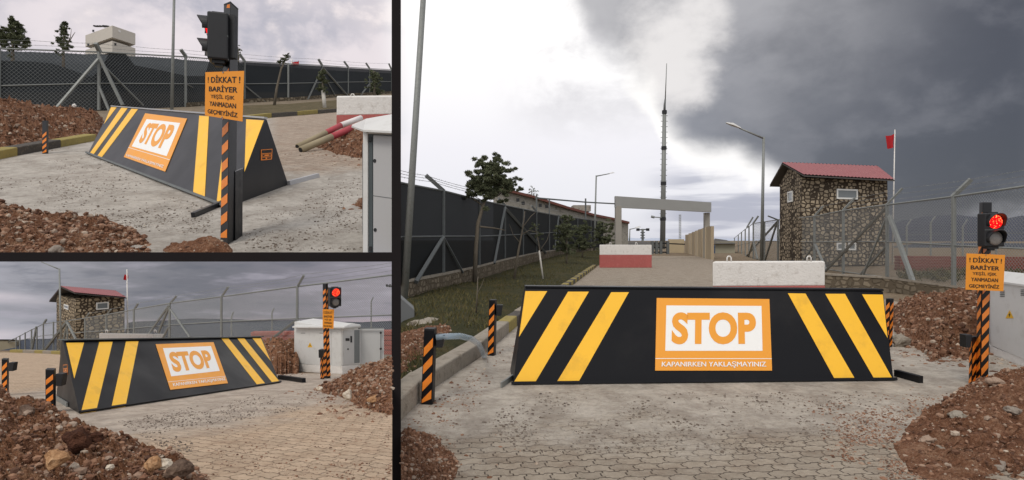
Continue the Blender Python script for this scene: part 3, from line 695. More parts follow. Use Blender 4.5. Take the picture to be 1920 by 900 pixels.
def sheet(P, name, pts, m, dz=0, label=None):   # ground sheet through pixel/ground points
    mb = MB(); mb.add(pts, [list(range(len(pts)))]); o = mb.build(name, m, None); tag(o, kind='structure')
    if label: o['label'] = label
    return o
def kerb(P, label, pts, h, wd, mats, seg=.5, side=-1, name='kerb', group=None, top_off=None):
    """kerb stones along ground points; alternating paint"""
    s = P.s; L_ = 0; D = [0]
    for a, b in zip(pts, pts[1:]): D.append(D[-1] + (b - a).length)
    def pt(d):
        for i in range(len(pts) - 1):
            if d <= D[i + 1] or i == len(pts) - 2: return pts[i].lerp(pts[i + 1], (d - D[i]) / (D[i + 1] - D[i]))
    t = thing(name, label, 'kerb', pts[0], group); n = min(60, max(2, int(D[-1] / (seg * s)))); gap = .012 * s
    for i in range(n):
        a, b = pt(D[-1] * i / n), pt(D[-1] * (i + 1) / n); dr = (b - a).normalized(); a = a + dr * gap / 2; b = b - dr * gap / 2
        nn = V((-dr.y, dr.x, 0)).normalized() * side * wd * s; up = V((0, 0, h * s)); dn = V((0, 0, -.1 * s)); j = V((0, 0, random.uniform(-.008, .008) * s))
        m = MB().hexa([a + dn, b + dn, b + nn + dn, a + nn + dn, a + up + j, b + up + j, b + nn + up + j, a + nn + up + j])
        m.build('kerb_stone', mats[i % len(mats)], t, bevel=.02 * s)
    return t
def lamp_post(P, M, label, foot, elbow, tip, Y, r0=.06, r1=.04, head=.5, hw=.1, group=None, Yb=None):
    s = P.s; a = P.at(*foot, Yb or Y); b = P.at(*elbow, Y); c = P.at(*tip, Y)
    t = thing('street_lamp', label, 'street lamp', a, group)
    MB().tube([a, b], r0 * s, 10, r2=r1 * s).build('pole', M['metal'], t, True)
    MB().tube([b - V((0, 0, r1 * s)), c], r1 * s * .85, 8, r2=r1 * .6 * s).build('arm', M['metal'], t, True)
    if head:
        d = (c - b).normalized(); e = c + d * head * s; up = V((0, 0, 1)); sd_ = V((0, 1, 0)) * hw * s; k = up * hw * .55 * s
        c0 = c - d * head * .1 * s
        MB().add([c0 - sd_ * .5, c0 + sd_ * .5, c0 + sd_ * .4 + k * .7, c0 - sd_ * .4 + k * .7, c.lerp(e, .5) - sd_ * 1.1, c.lerp(e, .5) + sd_ * 1.1, c.lerp(e, .5) + sd_ * .8 + k * 1.5, c.lerp(e, .5) - sd_ * .8 + k * 1.5, e - sd_ * .5, e + sd_ * .5, e + sd_ * .4 + k * .5, e - sd_ * .4 + k * .5],
                 [(0, 1, 2, 3), (0, 4, 5, 1), (1, 5, 6, 2), (2, 6, 7, 3), (3, 7, 4, 0), (4, 8, 9, 5), (5, 9, 10, 6), (6, 10, 11, 7), (7, 11, 8, 4), (8, 11, 10, 9)]).build('lamp_head', M['cab'], t)
    return t
def box_on(P, A_, B_, back, h, name, m, parent, bevel=0, lift=0):
    up = V((0, 0, h * P.s)); l = V((0, 0, lift * P.s)); q = [A_ + l, B_ + l, B_ + back + l, A_ + back + l]
    return MB().hexa(q + [p + up for p in q]).build(name, m, parent, bevel=bevel * P.s)
def loops(P, M, t, pts, r=.012, h=.09, w_=.10):
    for p in pts:
        s = P.s; MB().tube([p + V((sx * w_ / 2 * s, 0, 0)) if z == 0 else p + V((sx * w_ / 2 * s, 0, z * h * s)) for sx, z in ((-1, 0), (-1, .7), (-.5, 1), (.5, 1), (1, .7), (1, 0))], r * s, 6).build('lifting_loop', M['whitewash'], t, True)
def hills(P, name, prof, Y, m, k=1.3, floor=-8, label=None):
    """a ridge with depth: prof = skyline pixels"""
    s = P.s; vs = []; n = 120; rows = 10; xs = [p[0] for p in prof]; ys = [p[1] for p in prof]
    for i in range(n + 1):
        x = xs[0] + (xs[-1] - xs[0]) * i / n; y = interp(xs, ys, x)
        c = P.at(x, y, Y); c.z += NZ.fractal(V((x * .03, y * .01, Y)), .9, 2, 4) * 1.2 / F * Y * s
        f0 = V((c.x * .93, (c.y) * .93, CAM.z + floor * s)); b0 = V((c.x * k, c.y * k, CAM.z + floor * s))
        for j in range(rows + 1):
            v = j / rows * 2; p = f0.lerp(c, v ** .8) if v <= 1 else c.lerp(b0, v - 1)
            if 0 < v < 2 and v != 1: p.z += NZ.noise(p * (.08 / s)) * .25 * s * min(1, abs(v - 1) * 3)
            vs.append(p)
    r1 = rows + 1
    o = MB().add(vs, [(i * r1 + j, (i + 1) * r1 + j, (i + 1) * r1 + j + 1, i * r1 + j + 1) for i in range(n) for j in range(rows)]).build(name, m, None, True)
    tag(o, label, None, None, 'structure'); return o
def flag_pole(P, M, label, foot, top, Y, flag, r=.03, group=None):
    s = P.s; a, b = P.at(*foot, Y), P.at(*top, Y); t = thing('flagpole', label, 'flagpole', a, group)
    MB().tube([a, b], r * s, 8, r2=r * .6 * s).build('pole', M['whitewash'], t, True)
    x0, y0, x1, y1 = flag; vs = []; n = 8
    for i in range(n + 1):
        for j in range(5):
            f_ = i / n; p = P.at(x1 + (x0 - x1) * f_, y0 + (y1 - y0) * j / 4 + 2.5 * sin(f_ * 3) + f_ * 2, Y); p.y += sin(f_ * 9 + j * .5) * .12 * s; vs.append(p)
    fl = MB().add(vs, [(i * 5 + j, i * 5 + j + 1, (i + 1) * 5 + j + 1, (i + 1) * 5 + j) for i in range(n) for j in range(4)]).build('flag', M['flag'], t, True)
    return t
def guardhouse(P, M, label, c0, c1, c2, hpx, roof, windows, wallm, drop=.10):
    """c0 near corner (x,Y,ybottom), c1 right corner, c2 left-back corner; roof = dict of (x,y,Y)"""
    s = P.s; q = [P.at(x, y, Y) for (x, Y, y) in (c0, c1, c2)]; C3 = q[1] + q[2] - q[0]
    t = thing('guardhouse', label, 'guardhouse', q[0])
    z = [P.at(c0[0], hpx[0], c0[1]).z, P.at(c1[0], hpx[1], c1[1]).z]; zt = (z[0] + z[1]) / 2
    tp = [V((p.x, p.y, zt)) for p in (q[0], q[1], C3, q[2])]; b4 = [q[0], q[1], C3, q[2]]
    zr = P.at(*roof['RL'][:2], roof['RL'][2]).z - drop * s
    gl = (tp[0] + tp[3]) / 2; gr_ = (tp[1] + tp[2]) / 2; gl.z = gr_.z = zr
    m = MB().add(b4 + tp + [gl, gr_], [(3, 2, 1, 0), (0, 1, 5, 4), (2, 3, 7, 6), (3, 0, 4, 8, 7), (1, 2, 6, 9, 5), (4, 5, 9, 8), (7, 8, 9, 6)])
    m.build('stone_wall', wallm, t)
    RL, RR, EL_, ER, BL = (P.at(x, y, Y) for x, y, Y in (roof['RL'], roof['RR'], roof['EL'], roof['ER'], roof['BL'])); BR = BL + (RR - RL)
    th = V((0, 0, .05 * s))
    rf = MB().hexa([EL_, ER, RR, RL, EL_ + th, ER + th, RR + th, RL + th]).hexa([RL, RR, BR, BL, RL + th, RR + th, BR + th, BL + th])
    r_ = rf.build('roof', M['soffit'], t)
    # ribbed red sheets above the boarding
    mb = MB(); n = 26
    for (a, b, c, d) in ((EL_, ER, RR, RL), (BR, BL, RL, RR)):
        a, b, c, d = (p + th * 2.4 for p in (a, b, c, d)); vs = []; 
        for i in range(n * 4 + 1):
            f_ = i / (n * 4); zz = V((0, 0, (.035 if i % 4 in (1, 2) else 0) * s)); vs += [a.lerp(b, f_) + zz, d.lerp(c, f_) + zz]
        mb.add(vs, [(2 * i, 2 * i + 2, 2 * i + 3, 2 * i + 1) for i in range(n * 4)])
    mb.build('roof_sheets', M['roof'], r_)
    fn = (q[1] - q[0]).cross(V((0, 0, 1))).normalized(); ln = (q[2] - q[0]).cross(V((0, 0, 1))).normalized()
    if fn.y > 0: fn = -fn
    if ln.x > 0: ln = -ln
    for (wall, x0, y0, x1, y1) in windows:
        nn = fn if wall == 'F' else ln; on = lambda x, y, e=0: P.hit(x, y, q[0], nn) + nn * e * s
        A2, B2 = on(x0, y0), on(x1, y1); zt_, zb_ = A2.z, B2.z; L0 = V((A2.x, A2.y, zb_)); R0 = V((B2.x, B2.y, zb_)); up = V((0, 0, zt_ - zb_)); rt = R0 - L0; fw = .09 * s
        rn = rt.normalized(); un = V((0, 0, 1)); mb = MB()
        for (a, b) in ((L0, L0 + up), (R0 - rn * fw, R0 - rn * fw + up)): mb.prism([a, a + rn * fw, b + rn * fw, b], nn * .06 * s)
        for z_ in (0, up.z - fw): mb.prism([L0 + rn * fw + un * z_, R0 - rn * fw + un * z_, R0 - rn * fw + un * (z_ + fw), L0 + rn * fw + un * (z_ + fw)], nn * .055 * s)
        wd = mb.build('window', M['frame'], t)
        MB().prism([L0 + nn * .01 * s, R0 + nn * .01 * s, R0 + up + nn * .01 * s, L0 + up + nn * .01 * s], nn * .012 * s).build('pane', M['glass'], wd)
    return t
# ================================================================== THE LARGE PLACE (right)
RT = Place(1.0, 1.6, 0.0)
UL = Place(4.0, 1.36, .261)
LL = Place(0.30, 1.05, -.162)
MR, MU, ML = M_(1.0), M_(4.0), M_(0.30)
MR['lid'] = MR['black']; ML['lid'] = ML['metald']; MU['lid'] = mat('bare_steel_lid', (176, 176, 178), .5, .2, .1, 2, k=4.0)
EDGE = 742.5                      # the large place ends here, beside the black divider

def maskR(t, x, y, co, big):
    X, Y, Z = t.xyz(co); n = t.m('MULTIPLY', t.m('SUBTRACT', big, .5), 5.0); Yn = t.m('ADD', t.m('ADD', Y, n), t.m('MULTIPLY', X, -.12))
    return t.m('MULTIPLY', t.ss(Yn, 4.2, 5.6), t.ss(Yn, 13.0, 11.0))
paveR = paving('paving_and_concrete', 1.0, -6, (172, 160, 144), (92, 82, 72), (190, 182, 170), (158, 149, 138), (122, 103, 86), maskR)
gR = soil('dry_ground', (84, 72, 58), (120, 106, 88), (146, 130, 110), 1.0, 1, 1.2)
gGr = soil('grassy_soil', (38, 40, 24), (58, 58, 36), (84, 72, 50), 1.0, 1, 1.6)
def e(Y, dz=0): return RT.at(EDGE, 450, Y).xy.to_3d() + V((0, 0, dz))
mb = MB(); Ys = [.6, 6, 14, 30, 60, 120, 300, 800, 2500]
vs = []
for Y in Ys:
    p = e(Y); vs += [V((p.x, Y, 0)), V((p.x + (Y * 1.4 + 12), Y, 0))]
mb.add(vs, [(2 * i, 2 * i + 1, 2 * i + 3, 2 * i + 2) for i in range(len(Ys) - 1)])
tag(mb.build('ground', gR), kind='structure', label='dry brown ground around the road')
Kp = [(752, 790), (813, 727), (897, 673), (937, 640), (972, 610), (1052, 551), (1085, 526), (1118, 501)]
K = [RT.g(*p) for p in Kp] + [RT.g(1150, 487), RT.g(1163, 480)]
right_edge = [RT.g(1340, 480), RT.g(1336, 492), RT.g(1345, 520), RT.g(1560, 546), RT.g(1662, 562), RT.g(1860, 600), RT.g(2050, 650), RT.g(2150, 760)]
near = [V((7.2, 2.4, 0)), V((6, 1.6, 0)), V((e(1.6).x, 1.6, 0)), RT.g(745, 899)]
sheet(RT, 'road', [p + V((0, 0, .004)) for p in near + K + right_edge], paveR, label='block paved road with a rough concrete strip around the barrier')
# grass bank between kerb and fence foot
Wb = [(743, 592, 15.2), (763, 566, 15.9), (832, 545, 18.6), (890, 531, 22.5), (945, 513, 28), (1007, 494, 37), (1050, 481, 46), (1090, 475, 56), (1128, 470, 66), (1150, 468, 74)]
vs = []; nU, nV_ = 60, 16
def al(L, u):
    n = len(L) - 1; i = min(n - 1, int(u * n)); return L[i].lerp(L[i + 1], u * n - i)
Kb = [k + V((-.1, .1, 0)) for k in K]; Wq = [RT.at(*w_) for w_ in Wb]
for i in range(nU + 1):
    a, b = al(Kb, i / nU), al(Wq, i / nU)
    for j in range(nV_ + 1):
        v = j / nV_; p = a.lerp(b, v); p.z = a.z + (b.z - a.z) * v + .13 * min(1, v * 6) + (.05 * NZ.fractal(p * 1.1, .9, 2, 4) if 0 < j < nV_ else 0); vs.append(p)
r1 = nV_ + 1
tag(MB().add(vs, [(i * r1 + j, (i + 1) * r1 + j, (i + 1) * r1 + j + 1, i * r1 + j + 1) for i in range(nU) for j in range(nV_)]).build('grass_bank', gGr, None, True), kind='structure', label='dark grassy verge between the left kerb and the netted fence')
rnd = random.Random(5); mb = MB()
for _ in range(9000):
    i = rnd.randrange(nU); j = rnd.randrange(nV_); p = vs[i * r1 + j].lerp(vs[(i + 1) * r1 + j + 1], rnd.random()).lerp(vs[i * r1 + j + 1], rnd.random() * .5)
    if NZ.noise(p * .5) < -.15: continue
    h = rnd.uniform(.03, .11); dx_ = V((rnd.uniform(-1, 1), rnd.uniform(-1, 1), 0)) * .05; k = len(mb.v); mb.v += [p - V((.008, 0, 0)), p + V((.008, 0, 0)), p + dx_ + V((0, 0, h))]; mb.f.append([k, k + 1, k + 2])
tag(mb.build('grass', MR['grass']), kind='stuff', label='thin dark grass on the verge')
hills(RT, 'far_hills', [(1120, 449), (1180, 446), (1260, 447), (1340, 446), (1420, 449), (1500, 448)], 1400, mat('haze_tinted_slope', (176, 184, 200), 1, 0, .1, .01), 1.2, -40)  # distance haze is painted into the pale blue slope colour
hills(RT, 'mountains', [(1560, 452), (1640, 436), (1690, 414), (1740, 405), (1800, 403), (1870, 411), (1960, 400), (2150, 420)], 700, mat('dark_mountain_slope', (66, 70, 82), 1, 0, .12, .01), 1.4, -40)
hills(RT, 'scrub_rise', [(1655, 474), (1675, 462), (1720, 456), (1800, 455), (1900, 456), (2150, 452)], 130, mat('dark_scrub_slope', (64, 68, 76), 1, 0, .2, .1), 1.2, -6)

# guardhouse
stoneR = stonewall('rubble_stone', 1.0, (166, 152, 130), (66, 57, 48), 3.0)
guardhouse(RT, MR, 'rubble stone guardhouse with red metal roof behind the wire fence, right picture',
    (1503, 36, 498), (1664, 38, 497), (1462, 40.5, 496), (333, 340),
    dict(RL=(1467, 308, 38.5), RR=(1646, 315, 40), EL=(1508, 331, 35.4), ER=(1678, 340, 37.4), BL=(1443, 350, 42)),
    [('F', 1568, 354, 1607, 374), ('F', 1568, 455, 1584, 469), ('F', 1590, 455, 1604, 469), ('L', 1478, 360, 1487, 378)], stoneR)
flag_pole(RT, MR, 'white flagpole with red flag behind the stone guardhouse, right picture', (1673, 497), (1678, 243), 41, (1661, 251, 1677, 275), .05)
# portal gate
t = thing('gate_portal', 'grey portal frame spanning the far end of the paved road', 'gate frame', RT.gx(1159, 46))
for x, y0, Y in ((1159, 386, 46), (1325, 399, 54)):
    p = RT.gx(x, Y); MB().beam(p, RT.top(p, y0), .45, .4).build('gate_column', mat('portal_concrete', (150, 146, 138), .9, 0, .15, 1), t)
a, b = RT.at(1153, 378.5, 46), RT.at(1332, 389, 54)
MB().hexa([a - V((0, .25, .42)), b - V((0, .25, .42)), b + V((0, .25, -.42)), a + V((0, .25, -.42)), a + V((0, -.25, .42)), b + V((0, -.25, .44)), b + V((0, .25, .44)), a + V((0, .25, .42))]).build('gate_beam', mat('portal_beam_grey', (158, 158, 154), .8, 0, .06, 1), t)
# slab fence at the right of the gate
t = thing('concrete_slab_fence', 'row of tall buff concrete slabs stepping away beside the gate portal', 'concrete fence', RT.gx(1325, 51))
xs = [1333, 1323, 1315, 1308, 1302, 1296, 1290, 1284]; Ys = [50, 53, 56.5, 60, 64, 68, 72, 76]
for i in range(7):
    a, b = RT.gx(xs[i], Ys[i]), RT.gx(xs[i + 1] + .8, Ys[i + 1]); tp = 424 + i * 2.6
    za = RT.top(a, tp).z
    MB().hexa([a, b, b + V((.25, 0, 0)), a + V((.25, 0, 0))] + [V((p.x, p.y, za)) for p in (a, b, b + V((.25, 0, 0)), a + V((.25, 0, 0)))]).build('slab', mat('slab_light' if i % 2 else 'slab_buff', (196, 180, 152) if i % 2 else (172, 156, 130), .95, 0, .12, 1), t)
t = thing('boundary_wall', 'low tan wall far beyond the gate opening', 'wall', RT.gx(1268, 78))
box_on(RT, RT.gx(1254, 78), RT.gx(1283, 76), V((0, .4, 0)), 1.7, 'wall_face', mat('tan_render', (186, 170, 140), .95, 0, .15, 1), t)
t = thing('sliding_gate', 'dark metal gate leaf left of the mast foot', 'gate', RT.gx(1222, 70))
for x in (1223, 1231, 1239, 1252): MB().beam(RT.gx(x, 70), RT.at(x, 452, 70), .3).build('gate_post', MR['metald'], t)
for y in (456, 464, 473): MB().beam(RT.at(1222, y, 70), RT.at(1252, y, 70), .16).build('gate_rail', MR['plastic'], t)
MB().beam(RT.at(1234, 456, 72), RT.at(1284, 458, 72), .14).build('gate_track', MR['plastic'], t)
t = thing('low_building', 'distant low dark roofed building seen through the gate portal', 'building', RT.gx(1200, 100))
box_on(RT, RT.gx(1160, 100), RT.gx(1236, 102), V((0, 8, 0)), 1.1, 'building_wall', MR['cabd'], t)
MB().hexa([RT.at(1159, 457, 99.5), RT.at(1237, 458, 101.5), RT.at(1237, 458, 110), RT.at(1159, 457, 109), RT.at(1162, 452, 101), RT.at(1232, 453, 103), RT.at(1232, 453, 109), RT.at(1162, 452, 108)]).build('roof', MR['soffit'], t)
t = thing('low_building', 'distant tan hut with dark roof right of the concrete slab fence', 'building', RT.gx(1350, 75))
box_on(RT, RT.gx(1341, 75), RT.gx(1378, 75), V((0, 6, 0)), 1.4, 'building_wall', mat('tan_hut', (150, 146, 128), .95, 0, .12, 1), t)
MB().hexa([RT.at(1336, 457, 74.5), RT.at(1382, 457, 74.5), RT.at(1382, 457, 82), RT.at(1336, 457, 82), RT.at(1340, 447, 76), RT.at(1362, 450, 76), RT.at(1362, 450, 80), RT.at(1340, 447, 80)]).build('roof', MR['soffit'], t)
MB().prism([RT.at(1335, 459, 73), RT.at(1341, 459, 73), RT.at(1341, 481, 73), RT.at(1335, 481, 73)], V((0, .1, 0))).build('door', mat('blue_door', (44, 66, 96), .6), t)
# mast
t = thing('radio_mast', 'very tall slim telecom mast with climbing pegs standing behind the gate beam', 'mast', RT.gx(1242, 110))
a = RT.gx(1242.3, 110); m1, m2, m3, m4 = RT.at(1245.8, 212, 110), RT.at(1246.3, 196, 110), RT.at(1247.4, 186, 110), RT.at(1250, 119, 110)
MB().tube([a, m1], .50, 12, r2=.33).build('mast_shaft', MR['metal'], t, True)
MB().tube([m1, m2, m3], .24, 10, r2=.14).build('mast_neck', MR['metald'], t, True)
MB().tube([m3, m4], .10, 8, r2=.06).build('antenna', MR['metal'], t, True)
for i in range(20):
    p = a.lerp(m1, .22 + .76 * i / 19); MB().tube([p - V((.62, 0, 0)), p + V((.62, 0, 0))], .05, 5).build('climbing_peg', MR['metal'], t)
for y in (283, 355, 427, 210): 
    f_ = (488 - y) / (488 - 212); p = a.lerp(m1, f_); MB().tube([p - V((0, 0, .3)), p + V((0, 0, .3))], .56 - .12 * f_, 12).build('collar', MR['plastic'], t)
MB().tube([RT.at(1240, 408, 109.5), RT.at(1226, 407, 109.5)], .09, 6).tube([RT.at(1227, 407.5, 109.5), RT.at(1221, 406, 109.5)], .22, 8).build('side_lamp', MR['metal'], t)
lamp_post(RT, MR, 'tall grey street lamp beside the stone guardhouse, right picture', (1428, 493), (1432, 257), (1386, 240), 44, .13, .09, 1.0, .2, 'street lamps in the right picture')
lamp_post(RT, MR, 'slim street lamp standing left of the gate portal', (1114, 474), (1118, 329), (1143, 325.5), 62, .10, .07, .5, .12, 'street lamps in the right picture')
lamp_post(RT, MR, 'small distant street lamp seen inside the gate portal', (1180, 461), (1181, 429), (1192, 427.5), 105, .12, .09, .9, .3, 'street lamps in the right picture')
lamp_post(RT, MR, 'thick leaning grey pole cropped at the left edge of the right picture', (757, 574), (796, -40), (840, -60), 15.5, .10, .072, .8, .15, 'street lamps in the right picture')
t = thing('floodlight_pole', 'short distant pole with two floodlight arms inside the gate portal', 'floodlight pole', RT.gx(1205, 108))
MB().beam(RT.gx(1205, 108), RT.at(1205, 429, 108), .35).build('pole', MR['metal'], t)
MB().beam(RT.at(1195, 431, 108), RT.at(1216, 430, 108), .2).build('cross_arm', MR['metald'], t)
for x in (1196, 1214.5): MB().beam(RT.at(x, 433, 107.6), RT.at(x, 428, 107.6), .5).build('floodlight', MR['plastic'], t)
for y in (436, 441, 446): MB().beam(RT.at(1201, y, 107.8), RT.at(1209, y, 107.8), .2).build('cabinet_shelf', MR['metald'], t)
t = thing('lattice_mast', 'faint lattice mast far behind the slab fence', 'mast', RT.gx(1275, 130))
for x in (1273.5, 1276.5): MB().beam(RT.gx(x, 130), RT.at(x, 402, 130), .1).build('mast_leg', MR['metal'], t)
mb = MB()
for i in range(12): mb.beam(RT.at(1273.5, 403 + i * 4.5, 130), RT.at(1276.5, 406 + i * 4.5, 130), .07)
mb.build('mast_bracing', MR['metal'], t)
# long building on the left behind the net
t = thing('barrack_building', 'long pale building with dark red sloping roof behind the netted fence', 'building', RT.gx(1050, 72))
bw = mat('pale_rubble_wall', (150, 146, 136), .95, 0, .2, 1.5, dirt=(70, 66, 60), dirt_amt=.8)
pr = [(925, 352), (948, 358), (1000, 371), (1060, 390), (1110, 404), (1150, 412), (1178, 419)]
Yb_ = [66, 66, 68, 70, 74, 78, 80]
T_ = [RT.at(x, y, Y) for (x, y), Y in zip(pr, Yb_)]; B_ = [RT.gr(p) for p in T_]
vs = T_ + B_ + [p + V((0, 9, 0)) for p in T_] + [p + V((0, 9, 0)) for p in B_]; n = 7
fs = [(i, i + 1, n + i + 1, n + i) for i in range(n - 1)] + [(2 * n + i, 2 * n + i + 1, 3 * n + i + 1, 3 * n + i) for i in range(n - 1)] + [(i, i + 1, 2 * n + i + 1, 2 * n + i) for i in range(n - 1)] + [(0, n, 3 * n, 2 * n), (n - 1, 2 * n - 1, 4 * n - 1, 3 * n - 1)]
MB().add(vs, fs).build('building_wall', bw, t)
mb = MB(); rt_ = mat('old_tile_roof', (108, 66, 56), .9, 0, .2, 2)
for p, q in zip(T_, T_[1:]): mb.hexa([p + V((0, -.6, -.05)), q + V((.05, -.6, -.05)), q + V((.05, 9.5, -.05)), p + V((0, 9.5, -.05)), p + V((0, -.6, .22)), q + V((.05, -.6, .22)), q + V((.05, 9.5, .22)), p + V((0, 9.5, .22))])
mb.build('roof', rt_, t)
for x, y in ((968, 378), (978, 384), (1010, 388), (1022, 390)): box_on(RT, RT.at(x, y, 65), RT.at(x + 6, y, 65), V((0, .2, 0)), .35, 'window', MR['plastic'], t)
box_on(RT, RT.at(1075, 396, 80), RT.at(1108, 396, 80), V((0, 3, 0)), .8, 'rooftop_room', bw, t)

# left fence with dark shade net
netR = netmat('dark_shade_net', 1.0, (25, 29, 31), .985)
nodL = [(743, 341, 445, 537, 15.2), (767, 346, 444, 530, 16), (832, 358, 443, 517, 18.6), (899, 375, 443, 502, 23), (947, 385, 441, 489, 28), (1006, 397, 438, 476, 37), (1047, 404, 435, 470, 46), (1083, 409, 434, 466, 56), (1108, 412, 434, 464, 66), (1135, 417, 436, 463, 78)]
fence(RT, MR, 'tall fence with dark shade net and leaning braces along the left verge, right picture', nodL,
    braces=[(832, 444, 780, 529, .8, .10), (832, 444, 868, 511, .8, .06), (947, 389, 927, 494, .9, .10), (948, 391, 1023, 474, .9, .12), (1047, 407, 1040, 468, .6, .1), (1047, 407, 1088, 470, .6, .14), (983, 404, 965, 515, .8, .09)],
    arms=[(832, 358, 799, 329, .12), (947, 385, 935, 372, .1), (1006, 397, 997, 386, .1)], net=netR,
    wires=[[(745, 318), (799, 329), (880, 352), (935, 370), (997, 385), (1047, 395)], [(745, 330), (812, 341), (888, 362), (941, 377)], [(745, 324), (806, 335), (884, 357), (938, 373)]], railm='metald',
    posts=[(832, 358, 519), (899, 375, 504), (947, 385, 490), (981, 392, 484), (1006, 366, 478), (1030, 376, 474), (1047, 404, 471), (1065, 406, 469), (1083, 409, 467), (1108, 412, 465)], postw=.09)
t = thing('pipe_rail', 'thin horizontal pipe running from the left fence to the gate portal', 'pipe', RT.at(1006, 371, 37))
MB().tube([RT.at(1004, 371, 37), RT.at(1098, 379, 44), RT.at(1153, 382, 46)], .05, 6).build('pipe', MR['metald'], t)
MB().beam(RT.at(1098, 412, 44), RT.at(1098, 372, 44), .1).build('pipe_support', MR['metald'], t)
# stone footing of the left fence
t = thing('footing_wall', 'low rough stone footing under the netted fence, right picture', 'low wall', RT.at(832, 545, 18.5)); fm = stonewall('footing_stone', 1.0, (122, 112, 96), (96, 86, 72), 4.5)
for i in range(1, len(nodL) - 2):
    a, b = nodL[i], nodL[i + 1]; f0 = [RT.at(a[0], a[3] - 1, a[4] - .25), RT.at(b[0], b[3] - 1, b[4] - .25)]; g0 = [V((p.x, p.y, -.1)) for p in f0]; bk = V((0, .5, 0))
    MB().hexa([g0[0], g0[1], g0[1] + bk, g0[0] + bk, f0[0], f0[1], f0[1] + bk, f0[0] + bk]).build('footing_section', fm, t)
    MB().hexa([f0[0] + V((0, -.06, 0)), f0[1] + V((0, -.06, 0)), f0[1] + bk, f0[0] + bk] + [p + V((0, 0, .07)) for p in (f0[0] + V((0, -.06, 0)), f0[1] + V((0, -.06, 0)), f0[1] + bk, f0[0] + bk)]).build('coping', MR['conc'], t)
kerb(RT, 'old concrete kerb along the left side of the near road, right picture', K[:4], .20, .22, [MR['conc']], .9, 1)
kerb(RT, 'short kerb with one yellow stone beside the left end of the barrier, right picture', K[3:5] + [K[4].lerp(K[5], .35)], .20, .22, [MR['conc'], MR['kyellow'], MR['kdark']], .75, 1)
kerb(RT, 'yellow and dark painted kerb running up to the red and white block', [K[4].lerp(K[5], .36)] + K[5:8], .16, .20, [MR['kyellow'], MR['kdark']], .75, 1)
# right fence
nodR = [(2040, 332, 472, 575, 14.5), (1786, 369, 460, 542, 19), (1662, 384, 453, 522, 24), (1580, 395, 453, 511, 28.7), (1526, 406, 454, 503, 33.7), (1458, 412, 452, 492, 41.7), (1412, 419, 453, 488, 52), (1392, 434, 458, 486, 68), (1376, 447, 463, 484, 95)]
nodR = nodR[::-1]
fence(RT, MR, 'long chain link fence with barbed wire arms in front of the stone guardhouse, right picture', nodR,
    braces=[(1661, 388, 1543, 513, 1.5, .09), (1659, 408, 1617, 519, 1.0, .07), (1661, 459, 1609, 519, 1, .07), (1665, 405, 1713, 531, 1.0, .13), (1525, 458, 1505, 491, .7, .07), (1527, 458, 1549, 506, .7, .09), (1457, 415, 1398, 482, 2, .14), (1455, 420, 1434, 489, 1, .1), (1459, 430, 1467, 490, .7, .1), (1412, 452, 1402, 486, .7, .12), (1412, 452, 1420, 486, .7, .12)],
    arms=[(1786, 369, 1821, 336, .11), (1662, 384, 1692, 353, .07), (1580, 395, 1603, 371, .08), (1526, 406, 1544, 386, .08), (1458, 412, 1440, 405, .08), (1412, 419, 1422, 405, .12), (1400, 427, 1412, 407, .12)],
    link=[(7, .105), (6, .105), (5, .12), (4, .14), (3, .17), (2, .25)], linkr=.005,
    wires=[[(2040, 296), (1821, 336), (1692, 353), (1603, 371), (1544, 386), (1470, 400)], [(2040, 308), (1808, 348), (1682, 363), (1595, 379)], [(2040, 320), (1797, 358), (1672, 374), (1588, 387)]],
    posts=[(1786, 369, 545), (1662, 384, 524), (1580, 395, 513), (1526, 406, 505), (1483, 410, 497), (1458, 412, 494), (1433, 416, 491), (1412, 419, 489), (1404, 425, 488), (1397, 430, 487), (1390, 436, 486), (1384, 441, 485), (1377, 447, 484)], postw=.10, botrail=True, railm='metal')
t = thing('fence_posts_beyond', 'farther fence line of thin posts with bent tops, behind the right fence', 'fence', RT.gx(1750, 62))
for x, y in ((1700, 424), (1745, 418), (1805, 424), (1868, 414)):
    MB().beam(RT.gx(x, 62), RT.at(x, y, 62), .12).build('post', MR['metal'], t); MB().beam(RT.at(x, y, 62), RT.at(x + 9, y - 13, 62), .10).build('barbed_wire_arm', MR['metal'], t)
MB().beam(RT.at(1690, 440, 62), RT.at(2000, 436, 62), .06).build('top_rail', MR['metald'], t)
t = thing('brick_stack_wall', 'long low wall of red brick courses behind the right fence', 'wall', RT.g(1760, 507))
bm_ = mat('red_brick_courses', (122, 66, 56), .95, 0, .25, 1.5, 1, 20, dirt=(80, 52, 46), dirt_amt=.6)
for i in range(5):
    A2, B2 = RT.g(1688, 507), RT.g(2030, 512); box_on(RT, A2, B2, V((0, .5 - .03 * (i % 2), 0)), .135, 'brick_course', bm_, t, 0, i * .155)
    
t = thing('retaining_wall', 'low mossy stone wall below the right fence, behind the white block', 'low wall', RT.g(1600, 545)); rw = stonewall('retaining_stone', 1.0, (126, 116, 100), (100, 90, 76), 4.2)
for (x0, y0, x1, y1, tp0, tp1) in ((1530, 540, 1658, 548, 515, 522), (1658, 548, 1830, 566, 522, 545), (1830, 566, 2000, 590, 545, 566)):
    a, b = RT.g(x0, y0), RT.g(x1, y1); at_, bt_ = RT.top(a, tp0), RT.top(b, tp1); bk = V((0, .35, 0))
    MB().hexa([a, b, b + bk, a + bk, at_, bt_, bt_ + bk, at_ + bk]).build('wall_section', rw, t)
    MB().hexa([at_ + V((0, -.05, 0)), bt_ + V((0, -.05, 0)), bt_ + bk, at_ + bk] + [p + V((0, 0, .06)) for p in (at_ + V((0, -.05, 0)), bt_ + V((0, -.05, 0)), bt_ + bk, at_ + bk)]).build('coping', MR['conc'], t)
scrub = MB(); rnd = random.Random(9)
